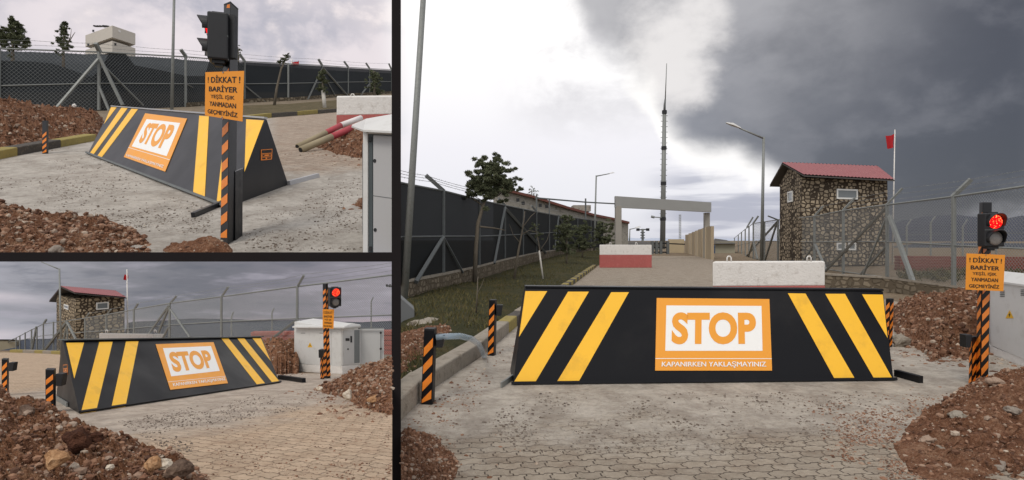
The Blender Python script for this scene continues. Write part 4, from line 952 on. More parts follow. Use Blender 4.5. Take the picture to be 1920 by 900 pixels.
for _ in range(160):
    p = RT.g(rnd.uniform(1690, 2000), rnd.uniform(509, 530)); leaves(scrub, p + V((0, 0, .12)), rnd.uniform(.15, .4), 26, .09, rnd, (1, 1, .6))
tag(scrub.build('scrub', MR['grass']), kind='stuff', label='dry scrub growing behind the right fence')
# blocks
def block(P, M, label, a, b, yt, yr, back=(0, .55, 0), loopx=(), taper=.0):
    A2, B2 = P.g(*a), P.g(*b); s = P.s; rd = ((A2 + B2) / 2 - CAM); bk = V(back) * s; bk.x = rd.x / rd.y * bk.y + (.0 if s < 3 else -.02 * s); t = thing('concrete_block', label, 'concrete block', A2)
    zt = P.top(A2, yt).z; zr = P.top(A2, yr).z
    def hx(z0, z1, e): 
        q = [A2, B2, B2 + bk, A2 + bk]; off = [V((e, e, 0)), V((-e, e, 0)), V((-e, -e, 0)), V((e, -e, 0))]
        h0 = z0 - A2.z; return [p + V((0, 0, z0 - A2.z)) + o * s for p, o in zip(q, off)] + [p + V((0, 0, z1 - A2.z)) + o * s for p, o in zip(q, off)]
    MB().hexa(hx(A2.z, zr, 0)).build('red_base', M['redwash'], t, bevel=.02 * s)
    MB().hexa(hx(zr, zt, .004)).build('white_top', M['whitewash'], t, bevel=.025 * s)
    loops(P, M, t, [V((P.at(x, 450, P.Y(A2) + .25).x, A2.y + .25 * s, zt)) for x in loopx], .016, .13)
    return t
block(RT, MR, 'white topped red based concrete block on the left side of the far road', (1124, 502), (1222, 502), 459, 478, loopx=(1144, 1193))
block(RT, MR, 'long whitewashed concrete block right behind the stop barrier, right picture', (1336, 574), (1547, 572), 491, 537, loopx=(1367, 1517))
# trees
tree(RT, MR, 'pine_tree', 'young pine with rounded dark crown and crooked grey trunk, right picture', 'tree', 21, [(890, 523), (892, 470), (896, 420), (908, 378), (918, 340), (920, 300)],
     [(918, 303, 17), (938, 318, 18), (903, 322, 18), (925, 338, 20), (888, 350, 15), (949, 344, 15), (912, 358, 17), (938, 356, 14), (958, 350, 8), (882, 362, 8), (930, 322, 22), (908, 342, 22), (932, 348, 22), (895, 340, 14), (920, 360, 16)], 760, .085, .085, limbs=[[(905, 385), (885, 372), (880, 360)], [(900, 425), (928, 428), (948, 432)], [(910, 372), (935, 366), (950, 350)]])
tree(RT, MR, 'sapling', 'leaning bare sapling right of the young pine', 'tree', 22, [(963, 525), (972, 470), (980, 428), (984, 396)], [], r=.05, limbs=[[(975, 455), (962, 440), (955, 420)], [(981, 425), (996, 405), (1004, 398)], [(978, 440), (992, 432), (1010, 436)]])
tree(RT, MR, 'sapling', 'sapling with whitewashed lower trunk on the verge, right picture', 'tree', 22.5, [(1019, 530), (1014, 490), (1010, 455), (1002, 420)], [(1000, 425, 7), (1008, 440, 6)], 120, .06, .03, limbs=[[(1012, 470), (1026, 450), (1032, 430)]], paint=[(1019, 529), (1011, 470)])
tree(RT, MR, 'conifer', 'small drooping dark conifer near the far end of the verge', 'tree', 34, [(1062, 500), (1063, 460), (1064, 405)], [(1063, 410, 8), (1060, 425, 12), (1066, 438, 13), (1061, 452, 15), (1065, 466, 11), (1052, 462, 9), (1050, 442, 9)], 520, .10, .06)
tree(RT, MR, 'shrub', 'dark bushy shrub beside the left column of the gate portal', 'shrub', 55, [(1134, 474), (1136, 440)], [(1128, 428, 12), (1142, 425, 10), (1136, 442, 16), (1124, 448, 12), (1147, 448, 10)], 500, .14, .08)
tree(RT, MR, 'shrub', 'dark leafless looking bush behind the painted kerb, right of the drooping conifer', 'shrub', 44, [(1092, 482), (1093, 450)], [(1088, 438, 9), (1097, 430, 8), (1092, 452, 11), (1084, 460, 10), (1101, 458, 10), (1090, 425, 9)], 460, .12, .06)
tree(RT, MR, 'shrub', 'thin treetop showing above the long roof, right picture', 'tree', 84, [(996, 460), (996, 372), (997, 356)], [(992, 364, 5), (998, 356, 5), (1003, 362, 5)], 90, .14, .1)
tree(RT, MR, 'sapling', 'thin leafless stem at the foot of the young pine', 'tree', 12, [(893, 577), (895, 545), (896, 520)], [], r=.018, limbs=[[(895, 550), (903, 535), (908, 522)]])

# stop barrier of the right picture
stR = [[(985, 546), (1026, 546), (974, 631), (979, 586)], [(1065, 547), (1104, 547), (1002, 719.5), (961.5, 720)], [(1146, 548), (1179, 548), (1083, 719), (1042, 719.5)],
       [(1477, 550), (1510, 550.5), (1604, 712.5), (1566, 713)], [(1547, 551), (1584, 551), (1674, 711.5), (1640, 712)], [(1616, 552), (1655, 552.5), (1664, 634)]]
stR[0] = [(985, 546), (1026, 546), (973, 632)]
tB = barrier(RT, MR, 'raised black and yellow wedge barrier reading STOP across the road in the large right picture', (962, 722), (1676, 714), (1656, 546), (985, 540), stripes=stR,
    sign=dict(outer=[(1231, 559), (1442, 561), (1447, 695), (1228, 695)], white=[(1249, 573), (1427, 574), (1429, 658), (1247, 658)], stop=[(1260, 586), (1416, 586), (1418, 646), (1258, 646)], foot=[(1241, 678), (1435, 678), (1436, 690), (1240, 690)], line=.835), lean=.38)
for nm, lb, p0, p1, w_, mm in (('floor_channel', 'black steel floor channel sticking out at the right end of the barrier, right picture', (1680, 706), (1727, 719), .055, 'black'), ('floor_angle', 'short bare steel angle lying at the left end of the barrier, right picture', (962, 712), (940, 728), .02, 'metal')):
    a, b = RT.g(*p0), RT.g(*p1); o = MB().beam(a + V((0, 0, w_ / 2 + .004)), b + V((0, 0, w_ / 2 + .004)), .10, w_, ref=V((0, 0, 1)).cross(b - a)).build(nm, MR[mm], None, loc=a); tag(o, lb, 'steel channel')
GR = 'striped posts of the right picture'
def sgR(t, c, Ct, Yc):
    sign_plate(RT, MR, t, [(1812, 475), (1884, 478), (1881, 546), (1810, 543)], Yc - .09, .06)
    signal_head(RT, MR, t, RT.at(1865.5, 431, Yc - .12), .20, .36, .13, -.08)
post(RT, MR, 'signal_post', 'tall black and orange striped post with red signal and orange sign, right picture', 'traffic signal', (1838, 726), (1829, 1838, 1853), (1836, 1843, 1860, 381), 13, (.1, .05), faces='LR', extra=sgR, slant=.55)
post(RT, MR, 'bollard', 'short striped post pressed against the signal post, right picture', 'bollard', (1822, 724), (1816, 1822, 1830), (1818, 1823, 1831, 634), 4, (.06, .04), faces='LR', group=GR, bracket=[(1811, 628, 1823, 652, .0)])
post(RT, MR, 'bollard', 'near striped bollard left of the barrier with a plastic sleeve hanging off it', 'bollard', (810, 760), (789, 810, 815), (795, 814, 819, 619), 4, (.02, .1), faces='L', group=GR, bracket=[(817, 628, 834, 652, .02)], start=.08, slant=.6)
post(RT, MR, 'bollard', 'striped bollard behind the left end of the barrier on the kerb side, right picture', 'bollard', (926, 668), (914, 926, 930), (917, 928, 932, 564), 5, (.02, .1), faces='L', group=GR, bracket=[(930, 572, 943, 592, .02)], start=.03, slant=.6)
post(RT, MR, 'bollard', 'striped bollard half hidden behind the right end of the barrier, right picture', 'bollard', (1667, 652), (1658, 1667, 1673), (1661, 1669, 1676, 562), 5, (.08, .05), faces='LR', group=GR, start=.03)
pts = [(817, 633), (835, 631), (862, 630), (884, 635), (897, 645), (904, 657), (908, 668)]
Yq = [5.96, 5.98, 6.2, 6.6, 7.1, 7.6, 8.3]
film = bpy.data.materials.new('clear_plastic_film'); film.use_nodes = True; bs = film.node_tree.nodes['Principled BSDF']; bs.inputs['Base Color'].default_value = lin((170, 190, 205)); bs.inputs['Roughness'].default_value = .18; bs.inputs['Alpha'].default_value = .45
o = MB().tube([RT.at(x, y, Y) for (x, y), Y in zip(pts, Yq)], .030, 10, r2=.035).build('plastic_sleeve', film, None, True, loc=RT.at(817, 633, 5.96)); tag(o, 'clear plastic sleeve arching from the near left bollard to the kerb', 'plastic sleeve')
# cabinet
t = thing('electrical_cabinet', 'white electrical cabinet with gabled lid cropped by the right edge of the right picture', 'cabinet', RT.g(1857, 664))
A2, B2 = RT.g(1857, 664), RT.g(1990, 716); bk = V((.42, .62, 0))
box_on(RT, A2, B2, bk, .115, 'plinth', MR['whitewash'], t, .01)
a3, b3 = A2 + V((.015, .015, 0)), B2 + V((0, .015, 0)); box_on(RT, a3, b3, bk, .90, 'cabinet_body', MR['cab'], t, .006, .117)
dr = (b3 - a3).normalized(); nn = V((dr.y, -dr.x, 0)); 
q = [a3 + nn * .04 - dr * .05, b3 + nn * .04, b3 + bk - nn * .04, a3 + bk - nn * .04 - dr * .05]; z1 = V((0, 0, 1.02)); z2 = V((0, 0, 1.045)); zr = V((0, 0, 1.17)); ra = (q[0] + q[3]) / 2 + dr * .2; rb = (q[1] + q[2]) / 2
MB().add([p + z1 for p in q] + [p + z2 for p in q] + [ra + zr, rb + zr], [(0, 1, 2, 3), (0, 1, 5, 4), (1, 2, 6, 5), (2, 3, 7, 6), (3, 0, 4, 7), (4, 5, 9, 8), (6, 7, 8, 9), (7, 4, 8), (5, 6, 9)]).build('cabinet_roof', MR['cab'], t)
loops(RT, MR, t, [ra + zr + dr * .12 - V((0, 0, .01))], .008, .07, .04)
onc = lambda x, y, e=.003: RT.hit(x, y, a3, nn) + nn * e
MB().prism([onc(1861, 533), onc(1985, 528), onc(1985, 700), onc(1861, 648)], nn * .010).build('door', MR['cab'], t, bevel=.003)
for (x, y) in ((1878, 545), (1917, 543)):
    for k in range(4): MB().prism([onc(x, y + k * 3.2, .014), onc(x + 8, y + k * 3.2, .014), onc(x + 8, y + k * 3.2 + 1.6, .014), onc(x, y + k * 3.2 + 1.6, .014)], nn * .006).build('vent_slot', MR['metald'], t)
def tri(P, M, t, on, cx, cy, r):
    pl = MB().prism([on(cx, cy - r, .015), on(cx + r * .9, cy + r * .8, .015), on(cx - r * .9, cy + r * .8, .015)], nn * .001 * P.s).build('warning_triangle', M['tri'], t)
    MB().add([on(cx + .12 * r, cy - .55 * r, .018), on(cx - .22 * r, cy + .12 * r, .018), on(cx + .02 * r, cy + .08 * r, .018), on(cx - .12 * r, cy + .65 * r, .018), on(cx + .28 * r, cy - .08 * r, .018), on(cx + .02 * r, cy - .06 * r, .018)], [(0, 1, 2, 5), (2, 3, 4, 5)]).build('bolt_symbol', M['ink'], pl)
tri(RT, MR, t, onc, 1895.5, 590, 8.5)
# grey box and rock at the left edge
t = thing('concrete_duct', 'grey concrete box with a sloping top at the left edge of the right picture', 'concrete box', RT.g(748, 612))
a, b = RT.g(745, 612), RT.g(777, 608); bk = V((-.13, .7, 0))
MB().hexa([a, b, b + bk, a + bk, RT.top(a, 553), RT.top(b, 581), RT.top(b, 581) + bk, RT.top(a, 553) + bk]).build('box_body', mat('grey_box_concrete', (120, 122, 122), .9, 0, .15, 3), t, bevel=.01)
rocks(RT, MR, '', '', [('flat grey boulder beside the concrete box at the left edge of the right picture', 797, 616, 33, 10.9, MR['conc']),
    ], )
o = MB(); rock_geo(o, RT.at(1076, 512, 30), .35, random.Random(3), 2, .35); tag(o.build('litter', MR['whitewash'], None, loc=RT.at(1076, 512, 30)), 'crumpled white litter on the grass beside the painted kerb', 'litter')
# soil heaps
pile(RT, MR, 'near heap of red brown soil in the bottom right corner of the right picture', [(1795, 742), (1705, 788), (1655, 850), (1760, 985)], [(1800, 730), (1850, 709), (1900, 700), (1990, 690), (2150, 760), (2200, 900)], lambda u: .15 + 1.25 * sin(pi * u * .8), 200, 130, .06, .12, 7000, (.004, .026), 3, .5)
pile(RT, MR, 'broad heap of red brown soil behind the right end of the barrier, right picture', [(1660, 590), (1690, 640), (1750, 676), (1820, 672), (1870, 655)], [(1664, 586), (1700, 560), (1760, 550), (1820, 546), (1875, 548)], lambda u: 2.2, 160, 90, .10, .10, 5000, (.008, .045), 4, 2)
pile(RT, MR, 'low spill of red soil and stones in the bottom left corner of the right picture', [(752, 1010), (830, 960), (862, 880), (850, 835)], [(752, 812), (775, 808), (800, 814), (838, 832)], lambda u: .75 - .3 * u, 110, 60, .04, .05, 2600, (.004, .02), 5, .5)
pile(RT, MR, 'reddish soil bank behind the kerb beside the near left bollard', [(747, 738), (785, 700), (825, 668), (850, 650)], [(747, 636), (775, 626), (805, 620), (845, 614)], lambda u: 2.1 - 1.1 * u, 110, 60, .05, .06, 2000, (.006, .03), 6, 2.2)
def onp(x, y, Y, r): return (x, y, r, Y)
rocks(RT, MR, '', '', [
    ('pale round stone high on the near bottom right heap', 1795, 780, 11, 5.2, MR['conc']), ('brown jagged stone low on the near bottom right heap', 1737, 826, 13, 4.75, MR['stones']),
    ('large grey slab of stone at the very bottom right of the right picture', 1862, 874, 19, 4.3, MR['greys']), ('grey stone at the top right of the near heap, below the cabinet', 1898, 770, 11, 5.15, MR['greys']),
    ('rust coloured clod on the crest of the near heap beside the signal post', 1866, 716, 12, 5.95, MR['stones']), ('pale flat stone on the spill in the bottom left of the right picture', 797, 858, 15, 4.6, MR['greys']),
    ('brown block of stone lowest in the bottom left spill of the right picture', 800, 885, 17, 4.4, MR['stones']), ('square grey stone between the soil heap and the barrier end, right picture', 1688, 640, 15, 9.2, MR['conc'])])
scatter(RT, MR, 'grey crushed gravel strewn over the concrete before the right barrier', [(1000, 735), (1640, 735), (1650, 790), (1450, 850), (980, 850), (900, 790)], 2600, (.003, .016), 11, dz=.004)
scatter(RT, MR, 'soil crumbs in front of the near right heap', [(1560, 780), (1790, 735), (1700, 790), (1660, 850), (1740, 899), (1600, 899)], 2200, (.003, .013), 14, 'stones', dz=.004)
scatter(RT, MR, 'small stones along the edges of the right paving', [(1500, 740), (1760, 740), (1660, 880), (1560, 860)], 700, (.003, .016), 12, 'stones', dz=.004)
scatter(RT, MR, 'soil crumbs along the left kerb of the right picture', [(760, 790), (960, 640), (975, 660), (930, 700), (880, 800), (860, 899), (760, 899)], 900, (.003, .018), 13, 'stones', dz=.004)
# ================================================================== THE UPPER LEFT PLACE
def maskU(t, x, y, co, big):
    X, Y, Z = t.xyz(co); n = t.m('MULTIPLY', t.m('SUBTRACT', big, .5), 3.0); Yu = t.m('ADD', t.m('DIVIDE', Y, UL.s), n)
    pv = t.m('MULTIPLY', t.ss(Yu, 8.4, 9.6), t.ss(t.m('DIVIDE', X, Y), -.41, -.375)); return t.m('SUBTRACT', 1.0, pv)
paveU = paving('paving_and_concrete_hill', UL.s, 35, (174, 158, 142), (110, 98, 86), (188, 182, 173), (158, 151, 142), (140, 116, 98), maskU, .24, .18)
gU = soil('dry_hill_ground', (88, 78, 66), (124, 112, 96), (150, 138, 120), UL.s, 1, 1.2)
def US(x, Y): return UL.gx(x, Y)
xr = 743; near_ = 1.36 / ((482 - 450) / F + .261)
sheet(UL, 'hillside_ground', [US(-250, near_), US(xr, near_), US(xr, 74), US(-250, 74)], gU, label='sloping ground of the upper left picture')
off = V((0, 0, .02))
road_pts = [US(-240, near_), US(xr - .2, near_), US(xr - .2, 13), UL.g(742, 207), UL.g(634, 211), UL.g(566, 217), UL.g(500, 222), UL.g(430, 226), UL.g(300, 245), UL.g(190, 262), UL.g(118, 270), UL.g(60, 284), UL.g(0, 299), UL.g(-240, 330)]
sheet(UL, 'hillside_road', [p + off for p in road_pts], paveU, label='rough concrete apron and block paving of the upper left picture')
hills(UL, 'hillside_ridge', [(-260, 94), (0, 95.5), (187, 102), (300, 108), (349, 112), (459, 121), (600, 130), (743, 138)], 70, mat('dark_ridge_slope', (48, 53, 57), 1, 0, .15, .05), 1.08, 12)  # dark grey ridge, close in tone to the net
netU = netmat('dark_shade_net_hill', UL.s, (42, 46, 49), .97)
nodU = [(-60, 87, 164, 213, 25), (0, 91, 161, 209, 25.5), (187, 97.5, 156.5, 206, 27), (349, 106.5, 157.5, 201, 31), (459, 115, 157.5, 195.5, 37), (541, 119.5, 156.5, 192, 40), (604, 122.5, 155, 186.5, 46), (653, 126, 154, 184, 51), (693, 128.5, 153.5, 181, 56), (734, 130.5, 153, 178, 62), (743, 131, 153, 177.5, 63)]
fence(UL, MU, 'long fence with dark shade net and diagonal braces across the upper left picture', nodU,
    braces=[(187, 112, 105, 203, 1.6, .09), (189, 108, 230, 197, 1.6, .11), (200, 127, 269, 198, .5, .06), (188, 162, 205, 208, 1, .09), (350, 158, 362, 164, .2, .04), (459, 160, 502, 195, .6, .07), (604, 130, 577, 187, .9, .09), (606, 127, 652, 180, 1, .12), (605, 136, 631, 184, .5, .07), (693, 158, 675, 180, .5, .1), (693, 158, 712, 180, .5, .1)],
    arms=[(187, 97.5, 179, 81, .14), (349, 106.5, 339, 93, .14), (459, 115, 449, 101, .14), (604, 122.5, 597, 111, .16), (653, 126, 645, 115, .16), (693, 128.5, 686, 118, .16), (734, 130.5, 729, 119, .16)],
    net=netU, nettop=[(-60, 112), (0, 113), (60, 115), (100, 119), (140, 133), (176, 147), (186, 147), (189, 99), (236, 101), (238, 120), (262, 124), (300, 131), (350, 142), (384, 142), (392, 112), (440, 116), (459, 116), (541, 120.5), (604, 123.5), (653, 127), (693, 129.5), (743, 132)],
    link=[(1, .16), (2, .16), (3, .18)], linkr=.006, wires=[[(-60, 70), (60, 76), (179, 81), (260, 88), (339, 93), (449, 101), (597, 111), (645, 115), (729, 119)], [(-60, 78), (183, 89), (344, 100), (454, 108), (600, 117), (690, 123)]], postw=.10)
# verge and kerbs
ver = [UL.g(430, 226), UL.g(500, 221), UL.g(566, 216), UL.g(634, 210), UL.g(742, 206), UL.g(742, 181), UL.g(640, 187), UL.g(541, 195), UL.g(459, 198), UL.g(400, 201)]
sheet(UL, 'hillside_verge', [p + V((0, 0, .03)) for p in ver], soil('olive_soil', (60, 56, 38), (92, 84, 62), (120, 104, 84), UL.s, 1, 2.2), label='olive brown verge below the net, upper left picture')
kerb(UL, 'yellow and dark kerb at the far side of the road, upper left picture', [UL.g(470, 225), UL.g(503, 221), UL.g(566, 216), UL.g(608, 212), UL.g(636, 210)], .16, .25, [MU['kyellow'], MU['kdark']], 1.3, 1)
kerb(UL, 'yellow and dark kerb in front of the far soil heap, upper left picture', [UL.g(-60, 312), UL.g(0, 299), UL.g(60, 287), UL.g(118, 276), UL.g(181, 264)], .16, .25, [MU['kyellow'], MU['kdark']], 1.35, 1)
t = thing('footing_wall', 'low stone footing under the net, upper left picture', 'low wall', UL.g(541, 194)); fmU = stonewall('footing_stone_hill', UL.s, (132, 122, 104), (90, 80, 66), 3)
for i in range(3, 10):
    a, b = nodU[i], nodU[i + 1]; q = [UL.gr(UL.at(a[0], a[3], a[4] - .3)), UL.gr(UL.at(b[0], b[3], b[4] - .3))]; up = V((0, 0, .22 * UL.s)); bk = V((0, .4 * UL.s, .261 * .4 * UL.s))
    MB().hexa([q[0], q[1], q[1] + bk, q[0] + bk, q[0] + up, q[1] + up, q[1] + bk + up, q[0] + bk + up]).build('footing_section', fmU, t)
# watchtower
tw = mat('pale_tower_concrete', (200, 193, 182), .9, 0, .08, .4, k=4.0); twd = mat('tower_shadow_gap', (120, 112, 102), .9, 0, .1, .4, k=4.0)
t = thing('watchtower', 'pale concrete watchtower of two stacked boxes above the fence, upper left picture', 'watchtower', UL.gx(208, 74))
def tbox(c, l, r, y0c, y1c, name, m, par=t):    # corner, left, right columns with their distances
    C, L, Rr = (UL.at(x, 450, Y) for x, Y in (c, l, r)); Bk = L + Rr - C; z0, z1 = UL.top(C, y1c).z, UL.top(C, y0c).z
    return MB().hexa([V((p.x, p.y, z0)) for p in (C, Rr, Bk, L)] + [V((p.x, p.y, z1)) for p in (C, Rr, Bk, L)]).build(name, m, par, bevel=.02 * 4)
tbox((210.5, 72), (160, 75.5), (254, 74.8), 47.5, 70, 'upper_box', tw); tbox((209.5, 72.7), (176, 75), (242, 74.5), 69.3, 78, 'dark_gap', twd); tbox((210.5, 72), (160, 75.5), (254, 74.8), 76.5, 97, 'lower_box', tw)
tbox((209.5, 72.7), (166, 75), (248, 74.5), 97.2, 180, 'tower_shaft', twd)
for x, y in ((175.5, 58), (166, 84), (216, 83)):
    C0, L0, R0 = UL.at(210.5, 450, 72), UL.at(160, 450, 75.5), UL.at(254, 450, 74.8); o_ = L0 if x < 210 else R0; nw = (o_ - C0).cross(V((0, 0, 1))).normalized(); nw = -nw if nw.dot(CAM - C0) < 0 else nw
    MB().prism([UL.hit(x + a, y + b, C0, nw) + nw * .05 for a, b in ((-1.6, -2), (1.6, -2), (1.6, 2), (-1.6, 2))], nw * .2).build('loophole', MU['plastic'], t)
p = UL.hit(224, 58.5, C0, nw); MB().cyl(p, nw, .16 * 4, .3, 12).build('lamp', MU['whitewash'], t)
mb = MB(); rnd = random.Random(2)
for q in range(6): rock_geo(mb, UL.at(180 + q * 4, 49.2, 75), .30 * 4, rnd, 1, .3)
mb.build('roof_clutter', MU['plastic'], t)
tree(UL, MU, 'dense_tree', 'dark bushy tree at the far left above the fence, upper left picture', 'tree', 66, [(24, 125), (24, 95), (25, 60)], [(28, 44, 7), (20, 55, 11), (36, 58, 11), (10, 66, 9), (25, 70, 15), (42, 74, 7), (14, 82, 12), (36, 84, 13), (4, 70, 5)], 420, .28, .2)
tree(UL, MU, 'cypress', 'narrow dark cypress left of the watchtower, upper left picture', 'tree', 66, [(119, 125), (119, 90), (121, 42)], [(121.5, 44, 2.5), (120, 52, 4.5), (118, 60, 6.5), (119, 70, 8), (117, 80, 9), (119, 90, 10)], 330, .22, .15, limbs=[[(121, 92), (132, 70), (134, 54)], [(118, 92), (106, 72), (101, 66)], [(124, 88), (137, 66), (141, 60)]])
tree(UL, MU, 'sapling', 'leaning thin sapling with leaves above the net, upper left picture', 'tree', 33, [(514, 197), (519, 165), (527, 130), (538, 106)], [(540, 104, 4), (535, 110, 5), (529, 114, 4), (523, 116, 3)], 90, .09, .08)
tree(UL, MU, 'conifer', 'small ragged conifer with white painted trunk on the verge, upper left picture', 'tree', 30, [(609, 206), (606, 175), (604, 130)], [(604, 136, 4), (603, 146, 7), (606, 156, 8), (603, 166, 7)], 150, .11, .09, paint=[(609, 205), (606, 170)])
tree(UL, MU, 'conifer', 'small dark conifer near the right end of the net, upper left picture', 'tree', 34, [(703, 190), (702, 165), (701, 133)], [(701, 140, 7), (703, 152, 9), (700, 165, 8), (708, 172, 7)], 160, .12, .09)
tree(UL, MU, 'shrub', 'tip of a distant tree beside the signal post, upper left picture', 'tree', 66, [(447, 130), (447, 105), (446, 88)], [(446, 92, 4), (447, 103, 4)], 70, .2, .12)
flag_pole(UL, MU, 'distant pole with drooping red flag just above the net, upper left picture', (547, 135), (547, 111), 66, (547, 113, 560, 121), .1)
lamp_post(UL, MU, 'slim grey lamp pole rising out of the frame, upper left picture', (322, 212), (327, -30), (350, -45), 24, .06, .045, .5, .1)
block(UL, MU, 'whitewashed block with red base at the right edge of the upper left picture', (631, 241), (741, 238), 181, 216, (0, .6, .157), (661,))
# barrier poles lying on the mound
def pole_pipe(lb, seq, cols, r):
    t = thing('boom_pole', lb, 'barrier pole', UL.at(*seq[0])); pp = [UL.at(*q) for q in seq]
    for (a, b), c in zip(zip(pp, pp[1:]), cols): MB().tube([a, b], r * UL.s, 14).build('pole_section', MU[c], t, True)
    d = (pp[0] - pp[1]).normalized(); MB().tube([pp[0] + d * .004 * UL.s, pp[0] + d * .012 * UL.s], r * .75 * UL.s, 12).build('open_end', MU['plastic'], t)
MU['tan'] = mat('dusty_tan_paint', (150, 138, 112), .9, 0, .15, 2, k=4.0); MU['rpipe'] = mat('worn_red_pipe', (168, 66, 74), .7, 0, .15, 2, k=4.0); MU['wpipe'] = mat('dusty_white_pipe', (222, 216, 214), .7, 0, .08, 2, k=4.0)
pole_pipe('lower of two old red white and tan barrier poles lying across the mound', [(564, 281, 11.5), (622, 256.5, 12.1), (661, 240, 12.5), (690, 228, 12.8)], ['tan', 'rpipe', 'wpipe'], .065)
pole_pipe('upper of two old red white and tan barrier poles lying across the mound', [(558, 275, 12.2), (611, 249, 12.9), (639, 235, 13.3), (677, 221, 13.8)], ['tan', 'rpipe', 'wpipe'], .06)
# barrier
stU = [[(208.5, 201), (219, 201.5), (195, 233)], [(228, 202), (239.5, 203), (175, 290.5), (168, 288.5)], [(247, 204), (259, 205), (190, 296.5), (182, 293.5)],
       [(374, 217), (392, 218.5), (384, 377), (362, 368)], [(425, 220), (443, 221), (414, 384), (405, 384)], [(462, 224), (495, 226), (459, 322)]]
stU[4] = [(425, 221), (443, 222), (419, 387), (406, 385.5)]
barrier(UL, MU, 'wedge barrier seen from its right end behind the signal post, upper left picture', (164, 289), (423, 391), (498, 223), (209, 200), end=(541, 347), endside='R', stripes=stU,
    sign=dict(outer=[(273, 213), (351.5, 223), (310.5, 322.5), (233, 295)], white=[(276, 224), (339, 231.5), (313.5, 293.5), (248, 275)], stop=[(279, 231), (332, 235), (310, 282), (260, 268)], foot=[(239, 289), (309, 310.5), (306, 317), (237, 294.5)], line=.79),
    cap=.03, endlabel=[(488.5, 280.6), (510, 279), (509, 299), (488.5, 301)])
for nm, lb, p0, p1, w_, mm in (('floor_channel', 'bright steel strip on the ground beyond the right end of the barrier, upper left picture', (541, 348), (596, 333), .05, 'lid'), ('floor_channel', 'dark floor channel at the near foot of the barrier, upper left picture', (362, 409), (432, 379), .04, 'black')):
    a, b = UL.g(*p0), UL.g(*p1); o = MB().beam(a + V((0, 0, w_ * 2)), b + V((0, 0, w_ * 2)), .28, w_ * 4, ref=V((0, 0, 1)).cross(b - a)).build(nm, MU[mm], None, loc=a); tag(o, lb, 'steel channel')
def sgU(t, c, Ct, Yc):
    sign_plate(UL, MU, t, [(385.5, 135.5), (458, 133), (455, 228), (384.5, 216.5)], Yc - .10, -.1)
    signal_head(UL, MU, t, UL.at(391, 70, Yc - .04), .17, .38, .155, -1.25)
    MB().beam(UL.at(431, 30, Yc), UL.at(431, 110, Yc), .10 * UL.s, .06 * UL.s).build('signal_bracket', MU['plastic'], t)
    q = UL.at(431, 32, Yc); 
    MB().prism([UL.at(426, 9, Yc - .02), UL.at(431, 8, Yc - .02), UL.at(431, 15, Yc - .02), UL.at(425, 15, Yc - .02)], V((0, -.01, 0))).build('sticker', MU['sorange'], t)
    a = UL.gr(UL.at(441, 450, Yc + .12)); b = UL.gr(UL.at(455, 450, Yc + .30)); up = UL.top(a, 322); bk = V((-.06, .08, 0)) * UL.s
    h = V((0, 0, up.z - a.z)); MB().hexa([a, b, b + bk, a + bk, a + h, b + h, b + bk + h, a + bk + h]).build('side_box', MU['plastic'], t, bevel=.02)
    MB().hexa([p + h for p in (a, b, b + bk, a + bk)] + [p + h + V((0, 0, .03)) for p in (a, b, b + bk, a + bk)]).build('side_box_lid', MU['lid'], t)
post(UL, MU, 'signal_post', 'tall striped post with signal seen from behind and orange sign, upper left picture', 'traffic signal', (427, 460), (413, 427, 442), (419.5, 432, 447, 5), 13, (.06, .16), faces='L', extra=sgU, slant=.35)
post(UL, MU, 'bollard', 'small striped bollard by the kerb at the left of the upper left picture', 'bollard', (88, 289), (79, 88, 91), (79, 88, 91, 227), 4, (.02, .06), faces='L', slant=.6, start=.3)
# cabinet
t = thing('electrical_cabinet', 'grey electrical cabinet with open side door edge, right edge of the upper left picture', 'cabinet', UL.g(684, 477))
C_ = lambda x, y, Y: UL.at(x, y, Y)
A2, B2 = UL.g(684, 478), C_(742, 481, 4.62); B2 = V((B2.x, B2.y, A2.z)); bk = V((-.19, .7, 0)) * 4; hgt = UL.top(A2, 246).z - A2.z; up = V((0, 0, hgt))
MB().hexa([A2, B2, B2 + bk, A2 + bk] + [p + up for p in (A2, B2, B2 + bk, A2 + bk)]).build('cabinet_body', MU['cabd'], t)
dr = (B2 - A2).normalized(); nn = V((dr.y, -dr.x, 0)).normalized(); onu = lambda x, y, e=0: UL.hit(x, y, A2, nn) + nn * e * 4
MB().prism([onu(683, 246, .002), onu(692, 246, .002), onu(692, 482, .002), onu(683, 482, .002)], nn * .06).build('door_frame', MU['cab'], t, bevel=.02)
MB().prism([onu(692.2, 246, .002), onu(742, 248, .002), onu(742, 253, .002), onu(692.2, 251.5, .002)], nn * .06).build('door_frame', MU['cab'], t, bevel=.02)
MB().prism([onu(693, 252, .004), onu(700, 252, .004), onu(700, 481, .004), onu(693, 481, .004)], nn * .02).build('door_gap_shade', mat('gap_shade_grey', (70, 78, 80), .8, k=4.0), t)  # dark strip painted in for the shaded gap between frame and door
d_ = MB().prism([onu(702, 254, .004), onu(742, 256, .004), onu(742, 484, .004), onu(702, 481, .004)], nn * .05).build('door', mat('cabinet_grey', (172, 172, 172), .5, 0, .05, 1, k=4.0), t, bevel=.02)
for x, y in ((705.5, 302), (706.5, 431)): MB().cyl(onu(x, y, .018), nn, .014 * 4, .03, 10).build('lock', MU['plastic'], d_)
for x, y0, y1 in ((696.5, 257, 266), (697, 462, 471)): MB().beam(onu(x, y0, .014), onu(x, y1, .014), .08, .05).build('hinge', MU['plastic'], t)
MB().prism([onu(702, 366.5, .0178), onu(742, 372, .0178), onu(742, 373, .0178), onu(702, 367.5, .0178)], nn * .004).build('door_crease', MU['metald'], d_)
